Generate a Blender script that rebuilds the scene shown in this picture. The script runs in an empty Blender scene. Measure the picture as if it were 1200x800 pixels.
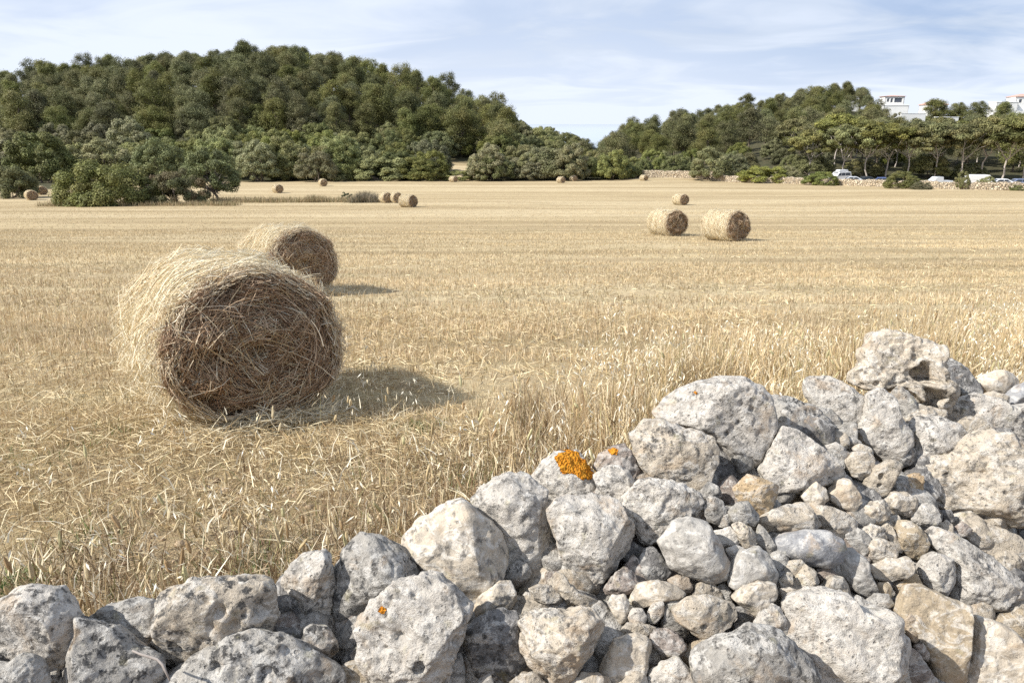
import bpy, bmesh, math, random
import numpy as np
from mathutils import Vector, Matrix
sc = bpy.context.scene
COL = sc.collection
rad = math.radians

# ------------------------------------------------------------------ helpers
def mk(name, V, F, mat=None, parent=None, smooth=False, col=None, loc=None):
    """One mesh object from numpy arrays: V n x 3, F m x k (or a list of such arrays)."""
    V = np.asarray(V, dtype=np.float32)
    Fs = F if isinstance(F, list) else [F]
    Fs = [np.asarray(f, dtype=np.int32) for f in Fs if len(f)]
    me = bpy.data.meshes.new(name)
    me.vertices.add(len(V)); me.vertices.foreach_set('co', V.ravel())
    nl = sum(f.size for f in Fs); nf = sum(len(f) for f in Fs)
    me.loops.add(nl); me.loops.foreach_set('vertex_index', np.concatenate([f.ravel() for f in Fs]))
    starts = []; o = 0
    for f in Fs:
        starts.append(o + np.arange(len(f), dtype=np.int32) * f.shape[1]); o += f.size
    me.polygons.add(nf); me.polygons.foreach_set('loop_start', np.concatenate(starts).astype(np.int32))
    me.update(calc_edges=True)
    if smooth: me.polygons.foreach_set('use_smooth', np.ones(nf, dtype=bool))
    else: me.polygons.foreach_set('use_smooth', np.zeros(nf, dtype=bool))
    if col is not None:
        a = me.attributes.new('Col', 'FLOAT_COLOR', 'POINT')
        c = np.ones((len(V), 4), dtype=np.float32); c[:, :3] = col
        a.data.foreach_set('color', c.ravel())
    if mat: me.materials.append(mat)
    ob = bpy.data.objects.new(name, me); COL.objects.link(ob)
    if parent: ob.parent = parent
    if loc is not None: ob.location = loc
    return ob

def tag(o, label=None, cat=None, group=None, kind=None):
    if label: o['label'] = label
    if cat: o['category'] = cat
    if group: o['group'] = group
    if kind: o['kind'] = kind
    return o

def empty(name, loc=(0, 0, 0), rz=0.0):
    o = bpy.data.objects.new(name, None); COL.objects.link(o)
    o.location = loc; o.rotation_euler = (0, 0, rz); o.empty_display_size = 0.2
    return o

def dup(root):
    r = root.copy(); COL.objects.link(r)
    for ch in list(root.children):
        c = ch.copy(); COL.objects.link(c); c.parent = r
        for g in list(ch.children):
            d = g.copy(); COL.objects.link(d); d.parent = c
    return r

# --------------------------------------------------------------- numpy noise
def _h(ix, iy, iz, s):
    n = (ix * 374761393 + iy * 668265263 + iz * 1274126177 + s * 974634777) & 0xFFFFFFFF
    n = ((n ^ (n >> 13)) * 1274126177) & 0xFFFFFFFF
    n = (n ^ (n >> 16)) & 0xFFFFFFFF
    return n
def vnoise(P, seed=0):
    P = np.asarray(P, dtype=np.float64)
    i = np.floor(P).astype(np.int64); f = P - i
    u = f * f * f * (f * (f * 6 - 15) + 10)
    r = 0
    for dx in (0, 1):
        wx = u[:, 0] if dx else 1 - u[:, 0]
        for dy in (0, 1):
            wy = u[:, 1] if dy else 1 - u[:, 1]
            for dz in (0, 1):
                wz = u[:, 2] if dz else 1 - u[:, 2]
                r = r + wx * wy * wz * (_h(i[:, 0] + dx, i[:, 1] + dy, i[:, 2] + dz, seed) / 4294967295.0)
    return r * 2 - 1
def fbm(P, octs=3, seed=0, gain=0.5):
    a = 1.0; r = 0; t = 0
    for k in range(octs):
        r = r + a * vnoise(P * (2.03 ** k) + k * 17.3, seed + k); t += a; a *= gain
    return r / t
def worley(P, seed=0):
    i = np.floor(P).astype(np.int64); best = np.full(len(P), 9.0)
    for dx in (-1, 0, 1):
        for dy in (-1, 0, 1):
            for dz in (-1, 0, 1):
                c = i + np.array([dx, dy, dz])
                q = np.stack([_h(c[:, 0], c[:, 1], c[:, 2], seed + s) / 4294967295.0 for s in (1, 2, 3)], 1) + c
                d = ((q - P) ** 2).sum(1); best = np.minimum(best, d)
    return np.sqrt(best)
def n2(x, y, seed=0, octs=2):
    return fbm(np.stack([x, y, np.full_like(x, 0.37)], 1), octs, seed)
def sstep(a, b, x):
    t = np.clip((x - a) / (b - a), 0, 1); return t * t * (3 - 2 * t)

# --------------------------------------------------------------- camera
F_PX, CX, CY = 880.0, 600.0, 400.0
PITCH = math.atan((400 - 145) / F_PX)
CAMZ = 1.7
EYE = np.array([0, 0, CAMZ])
FWD = np.array([0, math.cos(PITCH), -math.sin(PITCH)])
UPV = np.array([0, math.sin(PITCH), math.cos(PITCH)])
RGT = np.array([1.0, 0, 0])
cd = bpy.data.cameras.new('camera'); cam = bpy.data.objects.new('camera', cd); COL.objects.link(cam)
cam.location = EYE; cam.rotation_euler = (math.pi / 2 - PITCH, 0, 0)
cd.sensor_width = 36; cd.sensor_fit = 'HORIZONTAL'; cd.lens = F_PX / 1200 * 36
cd.clip_start = 0.05; cd.clip_end = 60000
sc.camera = cam
def ray(px, py):
    return (px - CX) / F_PX * RGT + (CY - py) / F_PX * UPV + FWD
def project(P):
    d = np.asarray(P) - EYE
    z = d @ FWD
    return CX + F_PX * (d @ RGT) / z, CY - F_PX * (d @ UPV) / z, z

# --------------------------------------------------------------- materials
def newmat(name):
    m = bpy.data.materials.new(name); m.use_nodes = True
    nt = m.node_tree; nt.nodes.clear()
    out = nt.nodes.new('ShaderNodeOutputMaterial')
    return m, nt, out
class NB:
    def __init__(s, nt): s.nt = nt
    def n(s, t, **kw):
        x = s.nt.nodes.new(t)
        for k, v in kw.items(): setattr(x, k, v)
        return x
    def l(s, a, b): s.nt.links.new(a, b)
    def setin(s, node, key, v):
        if hasattr(v, 'is_output'): s.l(v, node.inputs[key])
        else: node.inputs[key].default_value = v
    def noise(s, vec, scale, detail=4, rough=0.55, dist=0.0):
        x = s.n('ShaderNodeTexNoise'); s.setin(x, 'Vector', vec)
        x.inputs['Scale'].default_value = scale; x.inputs['Detail'].default_value = detail
        x.inputs['Roughness'].default_value = rough; x.inputs['Distortion'].default_value = dist
        return x.outputs['Fac']
    def voro(s, vec, scale, out='Distance', feature='F1', rnd=1.0):
        x = s.n('ShaderNodeTexVoronoi'); x.feature = feature; s.setin(x, 'Vector', vec)
        x.inputs['Scale'].default_value = scale; x.inputs['Randomness'].default_value = rnd
        return x.outputs[out]
    def ramp(s, fac, a, b, lo=0.0, hi=1.0):
        x = s.n('ShaderNodeMapRange'); x.interpolation_type = 'SMOOTHSTEP'
        s.setin(x, 'Value', fac); s.setin(x, 'From Min', a); s.setin(x, 'From Max', b)
        s.setin(x, 'To Min', lo); s.setin(x, 'To Max', hi)
        return x.outputs['Result']
    def math(s, op, a, b=None):
        x = s.n('ShaderNodeMath', operation=op); s.setin(x, 0, a)
        if b is not None: s.setin(x, 1, b)
        return x.outputs[0]
    def vmath(s, op, a, b=None):
        x = s.n('ShaderNodeVectorMath', operation=op); s.setin(x, 0, a)
        if b is not None: s.setin(x, 1, b)
        return x.outputs[0]
    def mix(s, fac, a, b, mode='MIX'):
        x = s.n('ShaderNodeMix'); x.data_type = 'RGBA'; x.blend_type = mode
        s.setin(x, 0, fac)
        s.setin(x, 6, a if hasattr(a, 'is_output') else (*a, 1)); s.setin(x, 7, b if hasattr(b, 'is_output') else (*b, 1))
        return x.outputs[2]
    def bump(s, h, strength=0.5, dist=0.01, normal=None):
        x = s.n('ShaderNodeBump'); s.setin(x, 'Height', h)
        x.inputs['Strength'].default_value = strength; x.inputs['Distance'].default_value = dist
        if normal is not None: s.l(normal, x.inputs['Normal'])
        return x.outputs['Normal']
    def principled(s, out, color, rough=0.8, spec=0.3, normal=None, metal=0.0):
        p = s.n('ShaderNodeBsdfPrincipled')
        s.setin(p, 'Base Color', color if hasattr(color, 'is_output') else (*color, 1))
        s.setin(p, 'Roughness', rough); p.inputs['Specular IOR Level'].default_value = spec
        p.inputs['Metallic'].default_value = metal
        if normal is not None: s.l(normal, p.inputs['Normal'])
        s.l(p.outputs[0], out.inputs['Surface']); return p

def plain(name, color, rough=0.6, spec=0.4, var=0.12, scale=6.0, metal=0.0):
    m, nt, out = newmat(name); b = NB(nt)
    tc = b.n('ShaderNodeTexCoord').outputs['Object']
    f = b.ramp(b.noise(tc, scale, 5, 0.6), 0.3, 0.7, 1 - var, 1 + var)
    c = b.vmath('SCALE', (*color,), None); nt.nodes[-1].inputs['Scale'].default_value = 1
    b.l(f, nt.nodes[-1].inputs['Scale'])
    b.principled(out, c, rough, spec, b.bump(b.noise(tc, scale * 12, 4), 0.15, 0.01), metal)
    return m

def attr_leaf(name, trans=0.3, rough=0.7, spec=0.2, objvar=0.0):
    """Vegetation: colour from the mesh's own colour attribute, thin-leaf translucency."""
    m, nt, out = newmat(name); b = NB(nt)
    a = b.n('ShaderNodeAttribute'); a.attribute_name = 'Col'
    c = a.outputs['Color']
    if objvar:
        oi = b.n('ShaderNodeObjectInfo')
        hs = b.n('ShaderNodeHueSaturation')
        b.l(b.ramp(oi.outputs['Random'], 0, 1, 0.5 - 0.022 * objvar, 0.5 + 0.002 * objvar), hs.inputs['Hue'])
        b.l(b.math('FRACT', b.math('MULTIPLY', oi.outputs['Random'], 7.31)), hs.inputs['Saturation'])
        x = b.ramp(b.math('FRACT', b.math('MULTIPLY', oi.outputs['Random'], 7.31)), 0, 1, 0.75, 1.0); b.l(x, hs.inputs['Saturation'])
        y = b.ramp(b.math('FRACT', b.math('MULTIPLY', oi.outputs['Random'], 13.7)), 0, 1, 1 - 0.22 * objvar, 1 + 0.22 * objvar); b.l(y, hs.inputs['Value'])
        b.l(c, hs.inputs['Color']); c = hs.outputs['Color']
    p = b.n('ShaderNodeBsdfPrincipled'); b.l(c, p.inputs['Base Color'])
    p.inputs['Roughness'].default_value = rough; p.inputs['Specular IOR Level'].default_value = spec
    t = b.n('ShaderNodeBsdfTranslucent'); b.l(c, t.inputs['Color'])
    mx = b.n('ShaderNodeMixShader'); mx.inputs[0].default_value = trans
    b.l(p.outputs[0], mx.inputs[1]); b.l(t.outputs[0], mx.inputs[2]); b.l(mx.outputs[0], out.inputs['Surface'])
    return m
M_LEAF = attr_leaf('foliage_leaves', 0.28, 0.6, 0.25, 1.0)
M_STRAW = attr_leaf('dry_straw', 0.16, 0.55, 0.3)

M_SOIL = attr_leaf('dry_soil_crumbs', 0.0, 0.95, 0.1)
# bark
def bark(name, c1, c2):
    m, nt, out = newmat(name); b = NB(nt)
    tc = b.n('ShaderNodeTexCoord').outputs['Object']
    f = b.noise(tc, 3.0, 6, 0.65)
    b.principled(out, b.mix(b.ramp(f, 0.35, 0.65), c1, c2), 0.9, 0.1, b.bump(b.noise(tc, 14, 5), 0.6, 0.05))
    return m
M_BARK = bark('pine_bark', (0.10, 0.075, 0.055), (0.22, 0.18, 0.145))
M_PALEBARK = bark('pale_pine_bark', (0.34, 0.29, 0.25), (0.56, 0.50, 0.44))
# --------------------------------------------------------------- terrain
KY = [-60, 0.8, 1.6, 2.6, 3.6, 5.25, 8, 14, 29.6, 79, 150, 165, 260, 420, 900, 2500]
KZ = [0.05, 0.0, -0.12, -0.34, -0.42, -0.47, -0.74, -1.34, -2.8, -6.6, -9.5, -10.0, -13, -20, -44, -70]
def hermite(xk, yk):
    xk = np.array(xk, float); yk = np.array(yk, float); m = np.gradient(yk, xk)
    def f(x):
        x = np.clip(x, xk[0], xk[-1]); i = np.clip(np.searchsorted(xk, x) - 1, 0, len(xk) - 2)
        h = xk[i + 1] - xk[i]; t = (x - xk[i]) / h
        return (yk[i] * (2 * t**3 - 3 * t**2 + 1) + m[i] * h * (t**3 - 2 * t**2 + t) + yk[i + 1] * (-2 * t**3 + 3 * t**2) + m[i + 1] * h * (t**3 - t**2))
    return f
_base = hermite(KY, KZ)
# skyline of tree tops read off as bearings, turned into a ground crest (tree height taken off)
LX = [-200, 0, 65, 130, 195, 250, 300, 345, 380, 430, 470, 510, 545, 580, 596, 615, 640, 662, 690, 720]
LT = [84, 79, 71, 62, 57, 54, 49, 50, 57, 64, 73, 82, 92, 99, 122, 131, 141, 152, 162, 175]
LH = [13.6] * 14 + [10, 8, 7, 6.5, 6.5, 6.5]
RX = [670, 700, 745, 800, 832, 870, 900, 950, 985, 1020, 1040, 1090, 1130, 1165, 1200, 1300, 1500]
RT = [168, 156, 143, 134, 125, 118, 109, 103, 97, 101, 109, 112, 112, 112, 108, 104, 110]
DL, DR = 270.0, 330.0
LZ = [CAMZ + (145 - t) / 954 * DL - h for t, h in zip(LT, LH)]
RZ = [CAMZ + (145 - t) / 954 * DR - (6 if x < 700 else 10 if x < 1030 else 9) for x, t in zip(RX, RT)]
A_R, B_R, SLOPE = 2.15, 0.45, 0.72          # the wall's line on the ground and the lean of its near face
RIDGE_PX = [(-120, 715), (0, 692), (100, 705), (230, 680), (330, 655), (430, 632), (540, 590), (650, 545), (750, 505), (840, 462), (960, 462), (1050, 452), (1130, 450), (1200, 455), (1330, 450)]
CORE_X, CORE_Z = [], []
for _px, _py in RIDGE_PX:
    _d = ray(_px, _py); _P = EYE + _d * (A_R / (_d[1] - B_R * _d[0])); CORE_X.append(_P[0]); CORE_Z.append(_P[2])
def hz(x, y):
    x = np.asarray(x, float); y = np.asarray(y, float)
    b = _base(y)
    yy = np.maximum(y, 60.0)
    px = 600 + 916 * x / yy
    zl = np.interp(px, LX, LZ); zr = np.interp(px, RX, RZ)
    b0 = -10.0
    # the taller hill
    s = np.clip((y - 158) / (DL - 158), 0, 1); s = s * s * (3 - 2 * s)
    back = np.maximum(y - DL, 0)
    hl = b0 + (zl - b0) * s - 0.0012 * back ** 2 - 0.08 * back
    wl = 1 - sstep(690, 730, px)
    # the lower hill
    s2 = np.clip((y - 135) / (DR - 135), 0, 1); s2 = s2 ** 1.35
    back2 = np.maximum(y - DR, 0)
    hr = b0 + (zr - b0) * s2 - 0.0012 * back2 ** 2 - 0.05 * back2
    wr = sstep(680, 720, px)
    yl = (y > 150)
    h = b.copy()
    h = np.where((y > 158) & (px < 730), np.maximum(h, hl * wl + (1 - wl) * -60), h)
    h = np.where((y > 135) & (px > 670), np.maximum(h, hr * wr + (1 - wr) * -60), h)
    # earth and rubble core under the tumbled wall
    u = (B_R * x - y + A_R) / math.hypot(B_R, 1)
    core = np.interp(x, CORE_X, CORE_Z) - 0.30 - SLOPE * np.maximum(u, 0) - 2.6 * np.maximum(-u, 0)
    core = core - 3.0 * np.maximum(x - 2.9, 0) - 3.0 * np.maximum(-1.9 - x, 0)
    h = np.where((y > 0.3) & (y < 5) & (np.abs(x) < 4), np.maximum(h, core), h)
    # small unevenness
    q = n2(x * 0.35, y * 0.35, 5, 3) * 0.035 * sstep(2.5, 6, y) + n2(x * 0.03, y * 0.03, 9, 2) * 0.25 * sstep(40, 90, y)
    return np.maximum(h + q, -75)
def h1(x, y): return float(hz(np.array([x]), np.array([y]))[0])
def ground_hit(px, py):
    d = ray(px, py); t = 2.0
    ts = np.concatenate([np.linspace(2.0, 40, 800), np.linspace(40.1, 500, 2300)])
    P = EYE + ts[:, None] * d
    g = hz(P[:, 0], P[:, 1]); below = np.nonzero(P[:, 2] < g)[0]
    if len(below) == 0: return EYE + d * 160
    k = below[0]
    return EYE + d * ts[k]
def on_ground(px, py, sink=0.0):
    p = ground_hit(px, py); return np.array([p[0], p[1], h1(p[0], p[1]) - sink])

# field / wood masks
FPX = [-400, 0, 60, 75, 76, 290, 291, 400, 520, 560, 700, 760, 900, 960, 1100, 1200, 1600]
# material: stubble, soil, forest floor by a painted-on-place attribute (where the wood stands)
def ground_material():
    m, nt, out = newmat('stubble_and_soil'); b = NB(nt)
    geo = b.n('ShaderNodeNewGeometry'); pos = geo.outputs['Position']
    at = b.n('ShaderNodeAttribute'); at.attribute_name = 'Col'
    sepc = b.n('ShaderNodeSeparateColor'); b.l(at.outputs['Color'], sepc.inputs[0])
    wood = sepc.outputs['Red']; margin = sepc.outputs['Green']
    mp = b.n('ShaderNodeMapping'); b.l(pos, mp.inputs['Vector']); mp.inputs['Scale'].default_value = (0.035, 0.6, 0.3); mp.inputs['Rotation'].default_value = (0, 0, rad(3))
    rows = b.noise(mp.outputs[0], 1.0, 6, 0.62, 0.3)
    mp2 = b.n('ShaderNodeMapping'); b.l(pos, mp2.inputs['Vector']); mp2.inputs['Scale'].default_value = (0.012, 0.11, 0.1); mp2.inputs['Rotation'].default_value = (0, 0, rad(-2))
    bands = b.noise(mp2.outputs[0], 1.0, 4, 0.55, 0.4)
    patch = b.noise(pos, 0.12, 5, 0.6)
    fine = b.noise(pos, 9.0, 8, 0.7)
    med = b.noise(pos, 1.6, 6, 0.65)
    col = b.mix(b.ramp(rows, 0.42, 0.58), (0.335, 0.257, 0.142), (0.485, 0.388, 0.228))
    col = b.mix(b.ramp(bands, 0.47, 0.60, 0, 0.65), col, (0.575, 0.475, 0.30))
    mp3 = b.n('ShaderNodeMapping'); b.l(pos, mp3.inputs['Vector']); mp3.inputs['Scale'].default_value = (0.02, 0.32, 0.1); mp3.inputs['Rotation'].default_value = (0, 0, rad(5))
    trk = b.noise(mp3.outputs[0], 1.0, 5, 0.6, 0.5)
    col = b.mix(b.ramp(trk, 0.54, 0.66, 0, 0.6), col, (0.34, 0.26, 0.15))
    col = b.mix(b.ramp(patch, 0.55, 0.75, 0, 0.3), col, (0.32, 0.255, 0.145))
    col = b.mix(b.ramp(med, 0.42, 0.6, 0, 0.45), col, (0.35, 0.255, 0.15))
    col = b.mix(b.ramp(fine, 0.5, 0.68, 0, 0.55), col, (0.23, 0.165, 0.10))
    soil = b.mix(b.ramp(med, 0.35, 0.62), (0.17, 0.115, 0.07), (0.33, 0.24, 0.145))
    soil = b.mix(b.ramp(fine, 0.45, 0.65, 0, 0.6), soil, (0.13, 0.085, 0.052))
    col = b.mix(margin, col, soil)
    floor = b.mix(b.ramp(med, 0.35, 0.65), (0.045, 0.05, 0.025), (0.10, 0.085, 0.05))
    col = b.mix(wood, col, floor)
    b.principled(out, col, 0.95, 0.1, b.bump(b.math('ADD', fine, b.math('MULTIPLY', med, 0.6)), 0.9, 0.05))
    return m
def bushline_y(x):
    """Where (forward distance) the stubble ends and the wood or its edge begins."""
    px = 600 + 905 * x / 120.0
    return np.interp(px, [-300, 0, 60, 300, 500, 560, 700, 760, 870, 960, 1060, 1200, 1500],
                     [110, 116, 152, 162, 162, 162, 164, 168, 166, 158, 154, 152, 150])
def build_ground():
    rs = np.concatenate([np.linspace(-12, 1, 10), np.linspace(1.3, 12, 90), np.linspace(12.3, 60, 110), np.linspace(61, 340, 150), np.linspace(345, 900, 50), np.linspace(950, 2400, 12)])
    us = np.linspace(-1.25, 1.25, 181)
    Y, U = np.meshgrid(rs, us, indexing='ij')
    X = U * (np.maximum(Y, 0) + 8.0) * 1.0
    x, y = X.ravel(), Y.ravel()
    z = hz(x, y)
    wood = sstep(-3, 3, y - bushline_y(x) + 3 * n2(x * 0.2, y * 0.2, 3))
    bear = 600 + 916 * x / np.maximum(y, 60)
    wood = wood * (1 - sstep(500, 512, bear) * sstep(566, 556, bear) * sstep(192, 186, y))
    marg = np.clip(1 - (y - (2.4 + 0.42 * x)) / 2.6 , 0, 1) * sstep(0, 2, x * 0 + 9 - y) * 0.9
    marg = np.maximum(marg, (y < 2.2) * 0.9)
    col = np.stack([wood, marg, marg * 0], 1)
    nr, nu = X.shape
    i = np.arange(nr - 1)[:, None] * nu + np.arange(nu - 1)[None, :]
    i = i.ravel(); F = np.stack([i, i + 1, i + nu + 1, i + nu], 1)
    o = mk('ground', np.stack([x, y, z], 1), F, ground_material(), smooth=True, col=col)
    tag(o, 'pale golden mown stubble field running down to the woods and hills', None, None, 'structure')
build_ground()

# sea
def build_sea():
    m, nt, out = newmat('sea_water'); b = NB(nt)
    pos = b.n('ShaderNodeNewGeometry').outputs['Position']
    b.principled(out, b.mix(b.noise(pos, 0.002, 4), (0.14, 0.30, 0.42), (0.18, 0.34, 0.46)), 0.04, 0.5)
    V = [(-45000, 500, -34), (45000, 500, -34), (45000, 52000, -34), (-45000, 52000, -34)]
    tag(mk('sea', V, np.array([[0, 1, 2, 3]]), m), 'strip of pale blue sea in the gap between the hills', None, None, 'structure')
build_sea()
# --------------------------------------------------------------- the tumbled dry-stone wall
RIDGE_PX = [(-120, 715), (0, 692), (100, 705), (230, 680), (330, 655), (430, 632), (540, 590), (650, 545), (750, 505), (840, 462), (960, 462), (1050, 452), (1130, 450), (1200, 455), (1330, 450)]
A_R, B_R = 2.15, 0.45
RN = np.array([B_R, -1.0]) / math.hypot(B_R, 1.0)          # towards the camera
rx, rz_ = [], []
for px, py in RIDGE_PX:
    d = ray(px, py); t = A_R / (d[1] - B_R * d[0]); P = EYE + d * t
    rx.append(P[0]); rz_.append(P[2])
def ridge_z(x): return np.interp(x, rx, rz_)
SLOPE = 0.72
def wall_hit(px, py, push=0.0):
    """First point of the pile's leaning face along the sight line, and its distance."""
    d = ray(px, py)
    tr = A_R / (d[1] - B_R * d[0])
    ts = np.linspace(0.8, 5.0, 900)
    P = EYE + ts[:, None] * d
    u = (B_R * P[:, 0] - P[:, 1] + A_R) / math.hypot(B_R, 1)
    s = ridge_z(P[:, 0]) - SLOPE * np.maximum(u, 0)
    k = np.nonzero((P[:, 2] < s) & (u > -0.05))[0]
    t = ts[k[0]] if len(k) else tr + 0.06
    t += push
    return EYE + d * t, t

ICO = {}
def ico(n):
    if n not in ICO:
        bm = bmesh.new(); bmesh.ops.create_icosphere(bm, subdivisions=n, radius=1.0)
        V = np.array([v.co for v in bm.verts]); F = np.array([[v.index for v in f.verts] for f in bm.faces]); bm.free()
        ICO[n] = (V / np.linalg.norm(V, axis=1)[:, None], F)
    return ICO[n]

def rock_material(name, pit=0.6, smoothish=False):
    m, nt, out = newmat(name); b = NB(nt)
    oi = b.n('ShaderNodeObjectInfo')
    co = b.n('ShaderNodeTexCoord').outputs['Object']
    off = b.vmath('SCALE', (31.0, 57.0, 13.0)); sc_ = nt.nodes[-1]; b.l(oi.outputs['Random'], sc_.inputs['Scale'])
    co = b.vmath('ADD', co, off)
    al = oi.outputs['Alpha']; base = oi.outputs['Color']
    big = b.noise(co, 7.5, 9, 0.74, 1.0); big2 = b.noise(b.vmath('ADD', co, (7, 3, 1)), 8.0, 6, 0.65, 0.5)
    mid = b.noise(co, 26.0, 9, 0.70, 0.3); mid2 = b.noise(b.vmath('ADD', co, (2, 9, 4)), 42.0, 7, 0.7, 0.2)
    fine = b.noise(co, 150.0, 5, 0.7)
    vor = b.voro(co, 46.0); vor2 = b.voro(co, 105.0)
    pits = b.math('MULTIPLY', b.ramp(vor, 0.30, 0.12), b.ramp(mid, 0.46, 0.60))
    pits2 = b.math('MULTIPLY', b.ramp(vor2, 0.34, 0.14), b.ramp(mid2, 0.48, 0.62))
    grey = b.mix(0.8, base, (0.125, 0.12, 0.115))
    vein = b.noise(b.vmath('MULTIPLY', co, (1.0, 1.0, 1.7)), 13.0, 8, 0.72, 1.2)
    c = b.mix(b.math('MULTIPLY', b.ramp(big, 0.47, 0.60), b.math('MULTIPLY', al, 0.72)), base, grey)        # weathered grey skin
    c = b.mix(b.math('MULTIPLY', b.ramp(vein, 0.49, 0.57), 0.8), c, b.mix(0.65, base, (0.70, 0.67, 0.615)))  # pale crust lichen
    c = b.mix(b.math('MULTIPLY', b.ramp(mid, 0.55, 0.63), 0.45), c, b.mix(0.5, base, (0.64, 0.60, 0.545)))
    blk = b.math('MULTIPLY', b.ramp(mid2, 0.48, 0.58), b.ramp(b.noise(b.vmath('ADD', co, (4, 1, 8)), 11.0, 6, 0.7, 0.8), 0.43, 0.56))
    c = b.mix(b.math('MULTIPLY', blk, b.math('ADD', b.math('MULTIPLY', al, 0.9), 0.2)), c, (0.085, 0.082, 0.078))   # black lichen
    c = b.mix(b.math('MULTIPLY', b.ramp(big2, 0.54, 0.68), 0.50), c, (0.42, 0.30, 0.185))      # iron staining
    c = b.mix(b.math('MULTIPLY', b.ramp(b.noise(co, 17.0, 5, 0.6), 0.60, 0.70), 0.28), c, (0.44, 0.39, 0.21))   # yellowish lichen
    c = b.mix(b.math('MULTIPLY', pits, 0.4 * pit), c, (0.14, 0.12, 0.10))
    c = b.mix(b.math('MULTIPLY', pits2, 0.25), c, (0.17, 0.145, 0.12))
    c = b.mix(1.0, c, b.mix(b.ramp(fine, 0.3, 0.7), (0.88, 0.88, 0.88), (1.08, 1.07, 1.06)), 'MULTIPLY')
    h = b.math('ADD', b.math('MULTIPLY', mid, 1.0), b.math('MULTIPLY', fine, 0.28))
    h = b.math('ADD', h, b.math('MULTIPLY', mid2, 0.45))
    h = b.math('SUBTRACT', h, b.math('MULTIPLY', pits, 0.5 * pit))
    h = b.math('SUBTRACT', h, b.math('MULTIPLY', pits2, 0.35))
    h = b.math('ADD', h, b.math('MULTIPLY', vein, 1.0))
    nrm = b.bump(h, 0.5 if smoothish else 0.9, 0.014)
    b.principled(out, c, 0.92, 0.15, nrm)
    return m
M_ROCK = rock_material('weathered_limestone', 1.0)
M_ROCKS = rock_material('smooth_limestone', 0.3, True)
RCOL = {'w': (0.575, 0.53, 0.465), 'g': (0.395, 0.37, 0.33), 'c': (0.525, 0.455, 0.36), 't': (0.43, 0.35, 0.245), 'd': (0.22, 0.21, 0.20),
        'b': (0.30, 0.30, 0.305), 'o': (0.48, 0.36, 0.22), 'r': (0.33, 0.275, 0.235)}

def lichen_material():
    m, nt, out = newmat('orange_crust_lichen'); b = NB(nt)
    co = b.n('ShaderNodeTexCoord').outputs['Object']
    f = b.noise(co, 60, 6, 0.7); g = b.voro(co, 130)
    c = b.mix(b.ramp(f, 0.35, 0.65), (0.55, 0.19, 0.015), (0.68, 0.31, 0.035))
    c = b.mix(b.ramp(g, 0.45, 0.15, 0, 0.5), c, (0.36, 0.11, 0.01))
    b.principled(out, c, 0.95, 0.1, b.bump(b.math('ADD', f, g), 1.0, 0.012)); return m
M_LICHEN = lichen_material()

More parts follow.
